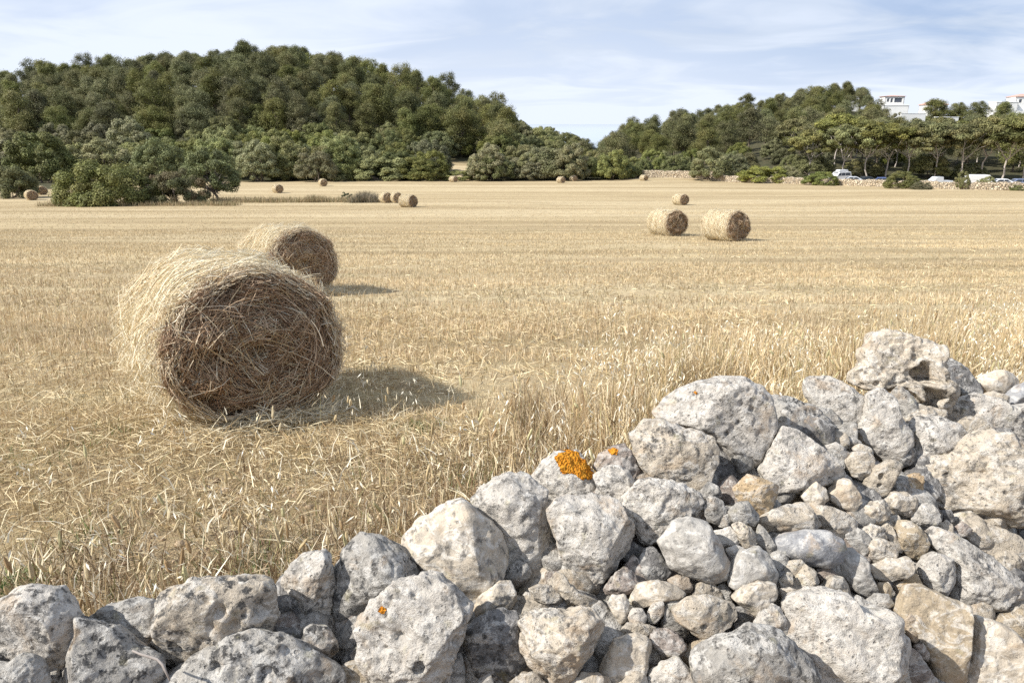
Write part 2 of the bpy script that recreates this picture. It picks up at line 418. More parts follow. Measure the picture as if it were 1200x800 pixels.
class Stone: pass
STONES = {}
def stone(key, colour, poly, label, seed=0, w=0.5, depth=0.72, push=0.0, facets=6, cut=0.70, box=0.8, rough=1.0, pits=0.0, holes=(), planes=(), lichen=(), group='stones of the tumbled dry-stone wall', name='wall_stone', smoothish=False):
    poly = np.array(poly, float)
    seed = (sum(ord(ch) * (i * 7 + 3) for i, ch in enumerate(key)) + seed * 131) % 100000
    rng = np.random.default_rng(seed)
    x, y = poly[:, 0], poly[:, 1]; x2, y2 = np.roll(x, -1), np.roll(y, -1)
    cr = x * y2 - x2 * y; A = cr.sum() / 2
    cx = ((x + x2) * cr).sum() / (6 * A); cy = ((y + y2) * cr).sum() / (6 * A)
    C, t = wall_hit(cx, cy, push)
    k = t / F_PX
    P2 = np.stack([(x - cx) * k, (cy - y) * k], 1)
    # radial outline
    ang = np.linspace(-math.pi, math.pi, 257)
    rho = np.zeros(257)
    n = len(P2)
    for i, a in enumerate(ang):
        dx, dy = math.cos(a), math.sin(a); best = 0
        for j in range(n):
            p, q = P2[j], P2[(j + 1) % n]; e = q - p
            den = dx * e[1] - dy * e[0]
            if abs(den) < 1e-12: continue
            s = (p[0] * e[1] - p[1] * e[0]) / den; uu = (p[0] * dy - p[1] * dx) / den
            if s > 0 and -1e-6 <= uu <= 1 + 1e-6: best = max(best, s)
        rho[i] = best if best > 0 else 0.02
    for _ in range(3):
        rho[:-1] = (np.roll(rho[:-1], 1) + 2 * rho[:-1] + np.roll(rho[:-1], -1)) / 4
    rho[-1] = rho[0]; rho *= 1.035
    R = float(np.sqrt(abs(A)) * k / 1.77)
    Rpx = R / k
    lev = 6 if Rpx > 30 else 5 if Rpx > 13 else 4
    D, F = ico(lev); F = F[:, ::-1]      # (right, up, away) is a left-handed frame
    # local frame: a right, b up, c away from the eye (along the stone's own sight line)
    vdir = ray(cx, cy); vdir = vdir / np.linalg.norm(vdir)
    th = np.arctan2(D[:, 1], D[:, 0]); rim = np.clip(np.hypot(D[:, 0], D[:, 1]), 0, 1)
    rr = np.interp(th, ang, rho)
    # towards the middle the outline relaxes to the mean radius so no star creases run to the pole
    Dp = R * depth * (1 + 0.15 * rng.uniform(-1, 1))
    r_ = rim ** box * rr
    La = np.stack([np.cos(th) * r_, np.sin(th) * r_, np.sign(D[:, 2]) * np.abs(D[:, 2]) ** (box + 0.1) * Dp], 1)
    # broad lopsidedness of the front
    sh = rng.uniform(-0.22, 0.22, 2)
    La[:, 2] += (La[:, 0] * sh[0] + La[:, 1] * sh[1]) * np.clip(-D[:, 2] + 0.3, 0, 1)
    noff = rng.uniform(0, 60, 3)
    La = La * (1 + 0.13 * fbm(D * 1.5 + noff, 2, seed)[:, None] * np.array([0.45, 0.45, 1.0]))
    # broken faces
    pl = []
    nfc = facets if smoothish else facets + 5
    for i in range(nfc):
        a = rng.uniform(0, 2 * math.pi); tilt = rng.uniform(0.15, 1.35)
        fr = cut + (0.955 - cut) * math.sin(tilt) ** 2 + rng.uniform(-0.06, 0.07)
        pl.append((math.cos(a) * math.sin(tilt), math.sin(a) * math.sin(tilt), -math.cos(tilt), min(fr, 0.97)))
    pl += [tuple(p) for p in planes]
    for nx, ny, nz, frac in pl:
        nn = np.array([nx, ny, nz]); nn = nn / np.linalg.norm(nn)
        s = La @ nn; lim = s.max() * frac
        ex = s - lim
        soft = (0.03 if smoothish else 0.018) * R
        ex = np.where(ex > soft, ex, np.where(ex > -soft, (ex + soft) ** 2 / (4 * soft), 0))
        La -= (ex * 0.93)[:, None] * nn
    nd = D / np.linalg.norm(D, axis=1)[:, None]
    amp = rough
    La += nd * (amp * (0.075 * R * fbm(La / R * 1.9 + noff, 2, seed + 5) + 0.040 * R * fbm(La / R * 5 + noff, 3, seed + 9)))[:, None]
    if lev >= 5:
        La += nd * (amp * (0.0042 * fbm(La / 0.028 + noff, 3, seed + 11, 0.6)))[:, None]
        rdg = 1 - np.abs(fbm(La / (0.9 * R) + noff * 2, 3, seed + 21))
        La -= nd * (amp * 0.07 * R * np.clip(rdg - 0.90, 0, 1) * 10 * 0.28)[:, None]
    if pits > 0 and lev >= 5:
        wv = worley(La / 0.030 + noff, seed)
        msk = sstep(-0.15, 0.25, fbm(La / 0.10 + noff, 2, seed + 31))
        La -= nd * (pits * 0.010 * sstep(0.50, 0.12, wv) * msk)[:, None]
        wv = worley(La / 0.062 + noff, seed + 40)
        La -= nd * (pits * 0.017 * sstep(0.42, 0.12, wv) * sstep(0.0, 0.3, fbm(La / 0.16 + noff, 2, seed + 51)))[:, None]
    for hx, hy, hr, hd in holes:
        ha, hb = (hx - cx) * k, (cy - hy) * k; hr *= k
        q = np.hypot(La[:, 0] - ha, La[:, 1] - hb) / hr
        q = q * (1 + 0.25 * vnoise(La / (hr * 0.7) + noff, seed + 3))
        La[:, 2] += np.where(La[:, 2] < 0.15 * R, hd * sstep(1.0, 0.62, q), 0)
    cam_r = RGT; cam_u = UPV; fw = FWD
    W = La[:, :1] * cam_r + La[:, 1:2] * cam_u + La[:, 2:] * fw
    o = mk(name, W, F, M_ROCKS if smoothish else M_ROCK, smooth=True, loc=C)
    o.color = (*np.clip(np.array(RCOL[colour]) * rng.uniform(0.92, 1.08), 0, 1), w)
    tag(o, label, 'stone', group)
    # crusts of orange lichen grow on the stone: a part of it
    N = np.zeros_like(W); fn = np.cross(W[F[:, 1]] - W[F[:, 0]], W[F[:, 2]] - W[F[:, 0]])
    if lichen:
        for j in range(3): np.add.at(N, F[:, j], fn)
        N /= np.linalg.norm(N, axis=1)[:, None] + 1e-12
    for li, lp in enumerate(lichen):
        lp = np.array(lp, float)
        qx, qy = cx + La[:, 0] / k, cy - La[:, 1] / k
        inside = np.zeros(len(W), bool); j = len(lp) - 1
        wa = float(np.clip(0.085 * math.sqrt(np.ptp(lp[:, 0]) * np.ptp(lp[:, 1])), 0.3, 2.0))
        wob = wa * fbm(La / 0.016 + noff, 2, 7)
        qx = qx + wob; qy = qy + wa * fbm(La / 0.016 + noff + 9, 2, 8)
        for i in range(len(lp)):
            c1 = (lp[i, 1] > qy) != (lp[j, 1] > qy)
            inside ^= c1 & (qx < (lp[j, 0] - lp[i, 0]) * (qy - lp[i, 1]) / (lp[j, 1] - lp[i, 1] + 1e-9) + lp[i, 0]); j = i
        inside &= (N @ vdir) < 0.5
        keep = inside[F].all(1)
        if keep.sum() < 4: print('LICHEN EMPTY', key, keep.sum()); continue
        # one patch: the largest connected piece only
        lab = np.arange(len(W)); fk = F[keep]
        for _ in range(400):
            mn = lab[fk].min(1); new = lab.copy()
            for j in range(3): np.minimum.at(new, fk[:, j], mn)
            if (new == lab).all(): break
            lab = new
        best = np.bincount(lab[fk[:, 0]]).argmax(); keep[np.nonzero(keep)[0][lab[fk[:, 0]] != best]] = False
        idx = np.unique(F[keep]); mp = -np.ones(len(W), int); mp[idx] = np.arange(len(idx))
        # thickness: 0 at the rim of the patch, crusty inside
        edge = np.zeros(len(W)); np.add.at(edge, F[keep].ravel(), 1.0)
        full = np.zeros(len(W)); np.add.at(full, F.ravel(), 1.0)
        th_ = np.where(edge >= full, 1.0, 0.35)
        LV = W[idx] + N[idx] * ((0.001 + 0.0028 * th_[idx] * (0.55 + 0.6 * vnoise(W[idx] / 0.010, 5))))[:, None]
        lo = mk('lichen_crust', LV, mp[F[keep]], M_LICHEN, parent=o, smooth=True)
        if li == 0 and len(lichen) and Rpx > 20: lo['label'] = 'orange lichen crust grown on the stone'
    STONES[key] = o
    return o

S = stone
# left end of the wall, front row
S('L1', 'w', [(-25,715),(0,703),(20,690),(44,686),(68,691),(80,704),(91,720),(93,745),(85,775),(60,785),(20,782),(-25,775)], 'big rounded pale grey boulder cut by the picture edge, behind a pointed grey wedge', w=0.75, facets=4, push=0.05)
S('L2', 'g', [(-15,778),(12,775),(24,767),(36,772),(50,784),(55,803),(40,825),(-15,825)], 'dark lumpy stone in the very corner below the big rounded boulder', w=0.9)
S('L2b', 'g', [(53,784),(67,781),(72,800),(72,812),(54,812)], 'little grey stone squeezed between the corner stone and the pointed wedge', w=0.8, push=0.05)
S('L3', 'g', [(73,723),(94,725),(114,734),(130,737),(140,748),(152,760),(184,774),(190,788),(186,815),(130,830),(75,830),(68,800),(61,760),(60,745),(66,735)], 'pointed dark grey wedge with a pale narrow face and a sharp tip', w=1.0, facets=4, planes=[(-0.75,0.15,-0.6,0.55),(0.35,0.55,-0.75,0.72)])
S('L4', 'g', [(100,728),(120,713),(150,704),(174,705),(184,714),(188,728),(186,748),(192,765),(175,775),(150,770),(120,750),(100,735)], 'warm grey stone between the pointed wedge and the pitted knobbly boulder', w=0.7, push=0.06)
S('L5', 'c', [(184,744),(186,720),(200,692),(224,680),(256,678),(276,680),(308,682),(320,704),(322,728),(314,745),(300,757),(270,778),(230,792),(205,788),(194,762)], 'knobbly cream boulder full of dark pits, broad and flat-topped', w=0.85, pits=1.3, rough=1.5, facets=4)
S('L6', 'g', [(182,800),(210,780),(233,765),(254,755),(287,743),(310,746),(328,752),(343,753),(350,762),(365,768),(385,778),(398,785),(402,805),(380,830),(300,845),(210,830)], 'long low grey stone along the bottom edge, with a few dark hollows', w=0.9, facets=5, pits=0.6, holes=[(262,768,6,0.02),(320,778,9,0.012)])
S('L7', 'w', [(327,683),(341,661),(360,649),(380,644),(388,651),(390,665),(389,685),(388,710),(385,728),(377,737),(364,730),(362,717),(346,705),(332,704),(329,697)], 'upright pale stone with dark broken underside beside the grey rounded block', w=0.7, facets=4, rough=1.4, push=0.03)
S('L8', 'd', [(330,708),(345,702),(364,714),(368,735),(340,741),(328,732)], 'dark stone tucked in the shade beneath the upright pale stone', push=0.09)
S('L9', 'g', [(351,738),(366,732),(382,735),(395,752),(396,765),(386,771),(366,766),(352,755)], 'small brown-grey stone resting on the end of the long low grey stone', w=0.9)
S('L10', 'd', [(314,742),(325,735),(345,736),(358,745),(360,767),(340,765),(320,754)], 'very dark flat stone next to the pitted knobbly boulder', w=0.8, push=0.04)
S('L11', 'g', [(391,669),(402,642),(421,629),(444,629),(466,642),(485,665),(492,685),(485,720),(450,745),(415,752),(396,742),(387,720),(387,695)], 'large rounded grey boulder with a pale shoulder behind the orange-dotted pitted stone', w=0.9, facets=4, push=0.06)
S('L12', 'w', [(421,725),(429,702),(451,687),(474,676),(496,674),(511,680),(530,695),(547,714),(545,740),(537,762),(527,785),(522,815),(480,830),(440,825),(424,790),(420,760)], 'white pitted boulder with a bright orange dot and a deep round hole', w=0.45, pits=1.5, rough=1.7, facets=5, push=-0.06, holes=[(496,768,8,0.035),(471,739,6,0.012),(470,760,12,0.010)], lichen=[[(445,707),(451,705),(457,708),(456,713),(450,716),(445,713)]])
S('L13', 'c', [(472,631),(489,612),(515,594),(541,586),(551,590),(571,609),(590,631),(594,650),(590,669),(579,687),(556,702),(541,701),(526,684),(500,665),(474,648)], 'smooth beige boulder with a peaked top, hump-backed, at the skyline of the wall', w=0.6, facets=4, planes=[(0.75,0.25,-0.6,0.72)], push=0.02, smoothish=True)
S('L14', 'w', [(549,588),(567,571),(597,558),(620,560),(642,575),(641,594),(647,620),(656,642),(652,669),(635,684),(616,688),(600,672),(592,650),(586,628),(568,605)], 'tall white angular boulder with grey veins right of the peaked beige one', w=0.55, facets=5, rough=1.3, planes=[(-0.35,-0.2,-0.9,0.7),(0.8,0.0,-0.5,0.7)], push=0.05)
S('L15', 'w', [(620,562),(639,537),(650,530),(676,529),(694,552),(702,575),(692,592),(655,594),(628,584)], 'white stone capped with a large bright orange lichen patch', w=0.6, facets=5, rough=1.2, push=0.10, lichen=[[(648,533),(655,529),(668,527),(678,530),(686,540),(695,554),(691,561),(680,558),(671,552),(656,551),(653,543)]])
S('L16', 'w', [(641,598),(657,582),(691,577),(717,584),(740,609),(747,631),(736,650),(717,665),(706,684),(695,699),(680,697),(661,684),(656,661),(655,631),(645,610)], 'large white block below the orange-capped stone, tapering to a point downwards', w=0.5, facets=4, rough=1.3, planes=[(-0.25,-0.45,-0.85,0.66),(0.75,-0.3,-0.55,0.7),(0.1,0.75,-0.6,0.75)], push=0.0)
S('L17', 'r', [(694,548),(700,534),(714,524),(732,523),(744,534),(756,558),(748,572),(720,567),(700,557)], 'rough brown-rimmed stone at the top of the wall beside dry grass', w=0.9, rough=1.6, push=0.06, lichen=[[(711,527),(717,523),(724,525),(722,531),(714,532)]])
S('L18', 'w', [(695,557),(708,548),(726,546),(736,552),(744,570),(740,588),(718,593),(704,577)], 'craggy whitish stone just under the rough brown-rimmed one', w=0.6, rough=1.5, push=0.02)
S('L18b', 'g', [(697,575),(708,571),(720,580),(720,594),(702,590)], 'small dark sliver between the large white block and the craggy whitish stone', w=0.9, push=0.05)
S('L19', 'w', [(722,586),(740,572),(760,563),(776,561),(800,568),(818,578),(826,594),(820,606),(804,607),(792,612),(780,624),(768,636),(756,636),(746,624),(740,612),(728,600)], 'two-lobed lumpy whitish boulder above the egg-shaped stone', w=0.7, facets=4, rough=1.4)
S('L20', 'g', [(772,635),(789,612),(807,606),(830,612),(845,639),(856,661),(851,676),(834,682),(811,676),(785,665)], 'smooth egg-shaped light grey stone in the middle of the rubble', w=0.35, facets=1, cut=0.9, rough=0.5, box=0.9, smoothish=True, push=-0.03)
S('L21', 'c', [(740,510),(756,492),(780,492),(800,502),(830,512),(840,524),(838,542),(828,566),(820,576),(800,570),(780,562),(758,560),(744,536)], 'big cream boulder stained brown and grey, leaning on the largest round boulder', w=0.7, facets=5, rough=1.3, push=0.0)
S('L22', 'w', [(766,484),(780,468),(800,456),(820,448),(848,441),(872,442),(892,454),(904,470),(913,488),(910,510),(902,530),(886,546),(870,550),(858,538),(842,522),(830,510),(808,502),(786,494),(770,490)], 'largest rounded white boulder overhanging a dark hole, freckled with pits', w=0.45, facets=4, pits=0.7, rough=0.8, push=0.02, holes=[(874,477,4,0.012),(858,492,3,0.012),(845,505,3,0.012)], lichen=[[(808,457),(813,456),(814,461),(809,462)]])
S('L22b', 'd', [(822,512),(846,520),(872,546),(858,578),(832,578),(820,548)], 'added stone, coloured dark for the shade in the hole beneath the largest rounded boulder', w=0.6, push=0.17)  # added plug for the see-through gap; its dark colour stands for shade
S('L23', 'g', [(898,463),(930,464),(955,478),(972,496),(984,515),(968,534),(930,522),(906,505)], 'flat dark grey stone behind the triangular white block on the crest', w=0.95, facets=5, push=0.12)
S('L24', 'w', [(917,497),(935,503),(960,520),(982,538),(994,557),(984,570),(958,582),(930,590),(910,585),(895,568),(893,550),(905,525)], 'triangular white block standing between the largest round boulder and small pebbles', w=0.5, facets=4, planes=[(0.1,0.4,-0.9,0.72),(0.2,-0.85,-0.4,0.62)], push=0.0)
S('L25', 'o', [(858,572),(876,554),(900,564),(920,570),(918,584),(906,596),(892,605),(880,594),(862,584)], 'angular orange-cream stone below the dark hole under the largest boulder', w=0.2, facets=5, planes=[(0.75,-0.15,-0.6,0.6)], push=0.0)
S('L26', 'c', [(939,582),(944,570),(957,564),(968,572),(971,585),(965,591),(945,590)], 'small yellowish rounded stone, the left one of a pair below the triangular block', w=0.2, smoothish=True)
S('L27', 'c', [(971,577),(980,563),(995,562),(1005,575),(1010,588),(1000,599),(985,597),(974,588)], 'ball-like cream stone, the right one of a pair below the triangular block', w=0.25, facets=5, smoothish=True)
S('L28', 'c', [(888,610),(904,598),(924,591),(948,589),(958,608),(963,616),(940,620),(920,622),(908,626),(898,620)], 'flat beige slab lying just above the blue-grey oval stone', w=0.35, facets=4, planes=[(0.0,0.75,-0.65,0.6)])
S('L29', 'c', [(948,589),(970,592),(990,600),(1005,612),(1008,627),(990,634),(968,624),(955,612)], 'pale pinkish slab running off from the flat beige slab', w=0.3, push=0.02)
S('L30', 'b', [(906,635),(920,625),(945,621),(970,622),(988,632),(993,645),(985,660),(968,665),(945,662),(920,652),(908,645)], 'smooth blue-grey oval stone lying on its side', w=0.3, facets=0, rough=0.35, box=0.95, smoothish=True, push=-0.02)
S('L31', 'g', [(983,642),(1000,643),(1015,655),(1022,680),(1026,695),(1015,699),(1000,691),(985,675),(980,660)], 'tall smooth grey stone right of the blue-grey oval', w=0.4, facets=4, rough=0.6, smoothish=True, push=0.01)
S('L32', 'g', [(860,656),(874,644),(890,640),(900,648),(911,672),(910,686),(890,692),(865,692),(853,684),(854,670)], 'squat grey stone with a flat side right of the egg-shaped stone', w=0.4, facets=5, rough=0.8, smoothish=True)
S('L33', 'c', [(858,700),(872,686),(888,681),(909,683),(911,700),(900,712),(886,721),(872,710)], 'triangular beige stone pointing down below the squat grey stone', w=0.4, facets=5, smoothish=True)
S('L34a', 'c', [(808,702),(812,686),(824,677),(836,682),(848,698),(842,712),(815,712)], 'rough cream stone peeping out above the bun-shaped cream stone', w=0.4, rough=1.3, push=0.05)
S('L34', 'c', [(788,714),(805,701),(825,698),(845,702),(860,708),(865,722),(856,738),(842,746),(822,748),(810,740),(796,730)], 'bun-shaped cream stone with one brown hollow', w=0.1, facets=5, rough=1.0, push=-0.02, holes=[(822,730,4,0.015)])
S('L35', 'g', [(838,690),(848,682),(858,694),(857,707),(845,705)], 'little dark stone between the rough cream stone and the triangular beige one', w=0.9, push=0.05)
S('L36', 'd', [(862,712),(875,708),(887,722),(884,734),(866,732)], 'dark shaded pebble right of the bun-shaped cream stone', push=0.05)
S('L37', 'w', [(882,735),(890,718),(906,707),(918,714),(923,732),(920,748),(900,748)], 'whitish triangular stone above the broad speckled boulder', w=0.4, rough=1.2, facets=4)
S('L38', 'g', [(809,775),(820,758),(838,749),(856,742),(880,735),(904,738),(920,746),(936,760),(952,774),(964,790),(966,806),(940,825),(880,835),(830,825),(812,795)], 'broad speckled grey boulder along the bottom edge with a whitish flank', w=0.75, facets=4, rough=1.0, push=-0.05)
S('L38b', 't', [(788,768),(812,754),(838,745),(848,756),(830,772),(805,778),(792,776)], 'thin sandy slab half hidden by the broad speckled boulder', w=0.2, push=0.02)
S('L39', 'w', [(924,714),(932,704),(952,697),(976,696),(998,697),(1004,710),(1026,717),(1040,714),(1054,726),(1068,744),(1071,764),(1062,784),(1054,805),(1030,830),(970,830),(940,790),(926,752)], 'huge whitish slab-like boulder at the bottom, wider than all its neighbours', w=0.3, facets=4, planes=[(-0.1,0.25,-0.95,0.7),(0.75,0.1,-0.6,0.78)], rough=1.2, pits=0.5, push=-0.04)
S('L40', 'c', [(914,690),(926,688),(937,692),(938,704),(930,712),(918,710)], 'small cube-like stone with a yellow stain above the huge whitish boulder', w=0.1, facets=5, box=0.65)
S('L41', 'c', [(925,690),(934,674),(944,662),(956,668),(960,680),(952,692),(940,696)], 'beige kite-shaped stone below the blue-grey oval', w=0.2, facets=4)
S('L42', 'r', [(957,668),(966,663),(976,668),(984,676),(970,683),(960,680)], 'small brownish stone under the blue-grey oval at its lower end', w=0.4, push=0.02)
S('L43', 'c', [(957,690),(975,675),(988,677),(996,690),(1001,700),(985,703),(960,702)], 'wedge-shaped sandy stone lying against the top of the huge whitish boulder', w=0.2, facets=4)
S('L44', 'c', [(917,665),(925,657),(940,656),(946,664),(935,673),(922,675)], 'crumbly cream pebble touching the lower side of the blue-grey oval', w=0.2)
S('L45', 'c', [(913,681),(922,670),(930,672),(928,688),(915,692)], 'small upright cream pebble right of the squat grey stone', w=0.2)
S('L46', 'g', [(901,650),(912,645),(923,652),(923,665),(913,674),(904,662)], 'small grey stone between the squat grey stone and the blue-grey oval', w=0.5, push=0.02)
S('L47', 'g', [(884,630),(890,613),(899,622),(909,640),(907,650),(893,642)], 'thin upright sliver of grey stone left of the blue-grey oval', w=0.4, push=0.02)
S('L48', 'c', [(857,615),(866,611),(880,617),(886,630),(885,645),(874,647),(867,635)], 'yellow-tinted pale stone left of the thin upright sliver', w=0.1, push=0.01)
S('L49', 'w', [(836,622),(855,617),(867,625),(870,636),(855,640),(840,642)], 'small whitish stone with a shaded face right of the egg-shaped stone', w=0.4, push=0.02)
S('L50', 'w', [(850,643),(862,638),(872,642),(868,653),(858,658)], 'tiny white pebble on the shoulder of the squat grey stone', w=0.1)
S('L51', 'g', [(853,600),(862,589),(878,588),(891,604),(885,617),(872,613),(858,611)], 'roundish grey stone beneath the angular orange-cream stone', w=0.4)
S('L52', 'g', [(824,592),(832,580),(845,586),(852,598),(844,613),(829,613)], 'whitish-grey stone filling the gap right of the two-lobed boulder', w=0.4)
S('L53', 'g', [(821,575),(830,564),(842,569),(847,581),(838,586),(825,584)], 'small grey block at the mouth of the dark hole', w=0.4, push=0.03)
S('L54', 'g', [(841,606),(852,600),(861,609),(853,619),(842,617)], 'little grey pebble between two roundish stones beside the egg-shaped stone', w=0.5, push=0.02)
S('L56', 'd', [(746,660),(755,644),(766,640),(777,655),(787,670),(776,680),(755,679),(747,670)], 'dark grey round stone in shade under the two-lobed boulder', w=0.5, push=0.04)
S('L57', 'r', [(707,690),(716,676),(732,664),(744,672),(748,684),(740,694),(720,698),(710,697)], 'brown stone shaded by the point of the large white block', w=0.6, push=0.02)
S('L58', 'r', [(732,662),(742,649),(752,658),(754,677),(744,680)], 'narrow brown stone wedged above the shaded brown one', w=0.6, push=0.05)
S('L59', 'c', [(736,705),(748,684),(770,679),(792,686),(803,694),(792,699),(776,703),(752,713),(740,711)], 'flat pale beige stone with a straight lower edge under the dark round stone', w=0.2, facets=5, smoothish=True)
S('L60', 'g', [(780,680),(794,674),(807,676),(812,688),(806,698),(796,690)], 'small triangular grey stone under the lower end of the egg', w=0.4, push=0.02)
S('L61', 'c', [(711,706),(718,697),(732,697),(738,706),(734,725),(728,732),(720,722)], 'tooth-shaped beige stone below the shaded brown stone', w=0.3, facets=4, smoothish=True)
S('L62', 'w', [(735,722),(742,713),(753,713),(760,724),(755,732),(740,732)], 'round white pebble right of the tooth-shaped stone', w=0.1)
S('L63', 'w', [(758,718),(766,706),(777,702),(778,718),(768,731),(760,729)], 'oval white pebble leaning right of the round white pebble', w=0.2)
S('L64', 'c', [(727,738),(735,729),(760,731),(770,736),(763,747),(735,748)], 'low cream stone right under the two white pebbles', w=0.3, push=0.01)
S('L65', 'g', [(775,737),(778,705),(790,697),(802,700),(797,715),(802,735),(811,742),(800,748),(785,747)], 'upright greyish stone left of the bun-shaped cream stone', w=0.4, push=0.03)
S('L66', 'r', [(760,748),(768,738),(785,737),(800,748),(807,758),(790,773),(782,775),(772,763)], 'lilac-brown cracked stone under the low cream stone', w=0.4, rough=1.6)
S('L67', 'c', [(703,789),(712,768),(720,750),(736,745),(760,747),(767,760),(764,780),(746,793),(724,800)], 'square flat-faced beige block near the bottom edge', w=0.35, facets=1, planes=[(-0.1,0.15,-1,0.62),(0.85,-0.1,-0.4,0.72)], smoothish=True)
S('L68', 'w', [(757,800),(766,788),(776,778),(794,768),(802,778),(816,788),(828,803),(800,825),(765,818)], 'bright white jagged stone at the bottom edge left of the speckled boulder', w=0.2, facets=5, rough=1.3)
S('L69', 'c', [(605,758),(608,726),(620,718),(636,715),(660,719),(685,716),(700,722),(716,740),(714,762),(690,775),(676,785),(664,802),(642,802),(630,786),(612,766)], 'large creamy-grey rough stone with a shaded right face, below the flat cream chips', w=0.6, facets=5, rough=1.5, planes=[(0.8,-0.35,-0.45,0.62)], push=-0.05)
S('L70', 'g', [(680,713),(705,706),(718,717),(728,738),(727,752),(712,764),(690,757)], 'shaded brownish stone behind the large creamy-grey rough stone', w=0.5, push=0.06)
S('L71', 'c', [(604,716),(616,694),(640,698),(670,706),(682,716),(665,726),(625,726),(606,724)], 'broad cream stone carrying the flat cream chips', w=0.4, push=0.05)
S('L72', 'c', [(618,690),(630,684),(645,686),(661,698),(659,705),(640,707),(622,700)], 'flat oval cream chip below the tall white angular boulder', w=0.2, depth=0.5)
S('L73', 'c', [(640,682),(651,670),(662,674),(668,684),(680,694),(701,704),(701,713),(685,713),(668,704),(652,693)], 'long knobbly cream chip bridging under the large white block', w=0.3, rough=1.4, depth=0.5)
S('L74', 'd', [(546,735),(560,722),(585,715),(607,718),(611,740),(614,765),(619,778),(602,800),(580,798),(555,792),(545,765)], 'dark charcoal stone right of the white pitted boulder', w=0.9, facets=5, push=0.01)
S('L75', 'c', [(552,715),(560,700),(585,682),(598,682),(604,695),(603,714),(590,719),(570,725),(555,728)], 'half-shaded beige stone above the dark charcoal stone', w=0.4, push=0.04, smoothish=True)
S('L76', 'g', [(526,772),(540,765),(545,785),(546,815),(526,815)], 'narrow grey stone in the slot right of the white pitted boulder', w=0.5, push=0.04)
S('L77', 'g', [(556,800),(574,788),(579,800),(576,816),(558,816)], 'tip of a small grey stone below the dark charcoal one', w=0.4)
S('L78', 'c', [(598,800),(612,789),(630,789),(641,803),(632,820),(602,820)], 'cream stone cut by the bottom edge left of the large creamy-grey one', w=0.3)
S('L79', 'c', [(668,802),(682,787),(700,789),(715,796),(718,815),(690,824),(668,818)], 'pale stone cut by the bottom edge left of the square beige block', w=0.3)
S('L80', 'c', [(718,806),(745,789),(757,790),(762,806),(746,820),(722,818)], 'sandy stone cut by the bottom edge under the square beige block', w=0.3)
S('L81', 'g', [(762,775),(770,764),(782,775),(778,786),(764,787)], 'dark little stone under the lilac-brown cracked stone', w=0.8, push=0.05)
S('L82', 't', [(384,792),(398,783),(415,776),(430,783),(440,805),(418,824),(388,818)], 'brown stone at the bottom edge left of the white pitted boulder', w=0.3, push=0.02)
S('L83', 'g', [(404,744),(412,732),(424,730),(426,757),(412,755)], 'small grey stone between the big grey boulder and the white pitted one', w=0.6, push=0.05)
S('L84', 'g', [(410,766),(417,756),(427,756),(428,774),(415,776)], 'rough grey pebble above the brown stone at the bottom edge', w=0.5, push=0.04)
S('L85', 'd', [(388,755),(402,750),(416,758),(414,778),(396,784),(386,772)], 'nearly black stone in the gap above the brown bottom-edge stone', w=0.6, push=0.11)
# the heap at the right
S('R1', 'c', [(998,450),(1000,436),(1012,427),(1012,410),(1023,394),(1041,387),(1055,390),(1083,397),(1097,406),(1098,420),(1098,434),(1103,445),(1116,453),(1124,460),(1122,470),(1107,481),(1083,479),(1069,470),(1058,461),(1045,456),(1022,456)], 'skull-shaped cream stone on top of the heap with a hollow like an eye', w=0.35, facets=4, pits=1.3, rough=1.7, push=0.10, holes=[(1074,437,15,0.10),(1083,466,14,0.10),(1058,440,10,0.022),(1020,449,4,0.02)], depth=0.8)
S('R2', 'd', [(1093,432),(1103,421),(1118,419),(1132,432),(1141,445),(1149,462),(1137,470),(1120,464),(1103,452)], 'dark grey stone on the far side of the skull-shaped stone', w=0.8, push=0.20)
S('R3', 'w', [(944,448),(950,442),(970,441),(990,449),(1005,460),(1020,472),(1020,486),(1005,494),(996,504),(988,503),(975,488),(955,478),(946,465)], 'speckled pale oval stone on the crest left of the skull-shaped stone', w=0.6, facets=4, rough=0.8, push=0.06)
S('R3b', 'g', [(954,474),(975,480),(990,498),(987,510),(970,510),(958,495)], 'grey stone below the speckled pale oval on the crest', w=0.5, push=0.09)
S('R4', 'w', [(1005,500),(1013,487),(1016,465),(1030,455),(1046,459),(1052,480),(1061,499),(1073,515),(1068,530),(1055,540),(1041,540),(1025,530),(1008,515)], 'upright white stone with a blunt lower end below the skull-shaped stone', w=0.4, facets=5, push=0.02)
S('R5', 'g', [(1042,462),(1055,452),(1069,465),(1082,485),(1077,494),(1064,498),(1054,482)], 'curved grey-white strip of stone under the chin of the skull-shaped stone', w=0.6, rough=1.4, push=0.07)
S('R6', 'w', [(1062,500),(1075,489),(1100,489),(1122,497),(1132,510),(1130,530),(1110,547),(1090,562),(1064,562),(1060,542),(1070,520)], 'grey-mottled white stone between the upright white one and the great overhanging one', w=0.7, facets=4, push=0.04)
S('R7', 'c', [(1078,568),(1084,548),(1100,534),(1126,526),(1136,512),(1160,504),(1176,506),(1190,522),(1205,536),(1212,560),(1208,595),(1195,615),(1182,622),(1170,618),(1148,600),(1130,597),(1104,596),(1088,588),(1078,580)], 'great sponge-textured cream boulder overhanging a shadowed gap near the picture edge', w=0.45, facets=4, pits=1.2, rough=1.3, push=-0.04, holes=[(1103,554,4,0.015),(1188,562,7,0.015)])
S('R8', 'w', [(1103,492),(1121,471),(1144,460),(1167,466),(1180,476),(1200,474),(1218,480),(1218,524),(1190,524),(1172,510),(1153,510),(1130,515),(1126,500)], 'wide white-grey stone with hollows above the great sponge-textured boulder', w=0.6, facets=4, rough=1.3, push=0.05, holes=[(1128,473,5,0.02),(1150,508,10,0.02)])
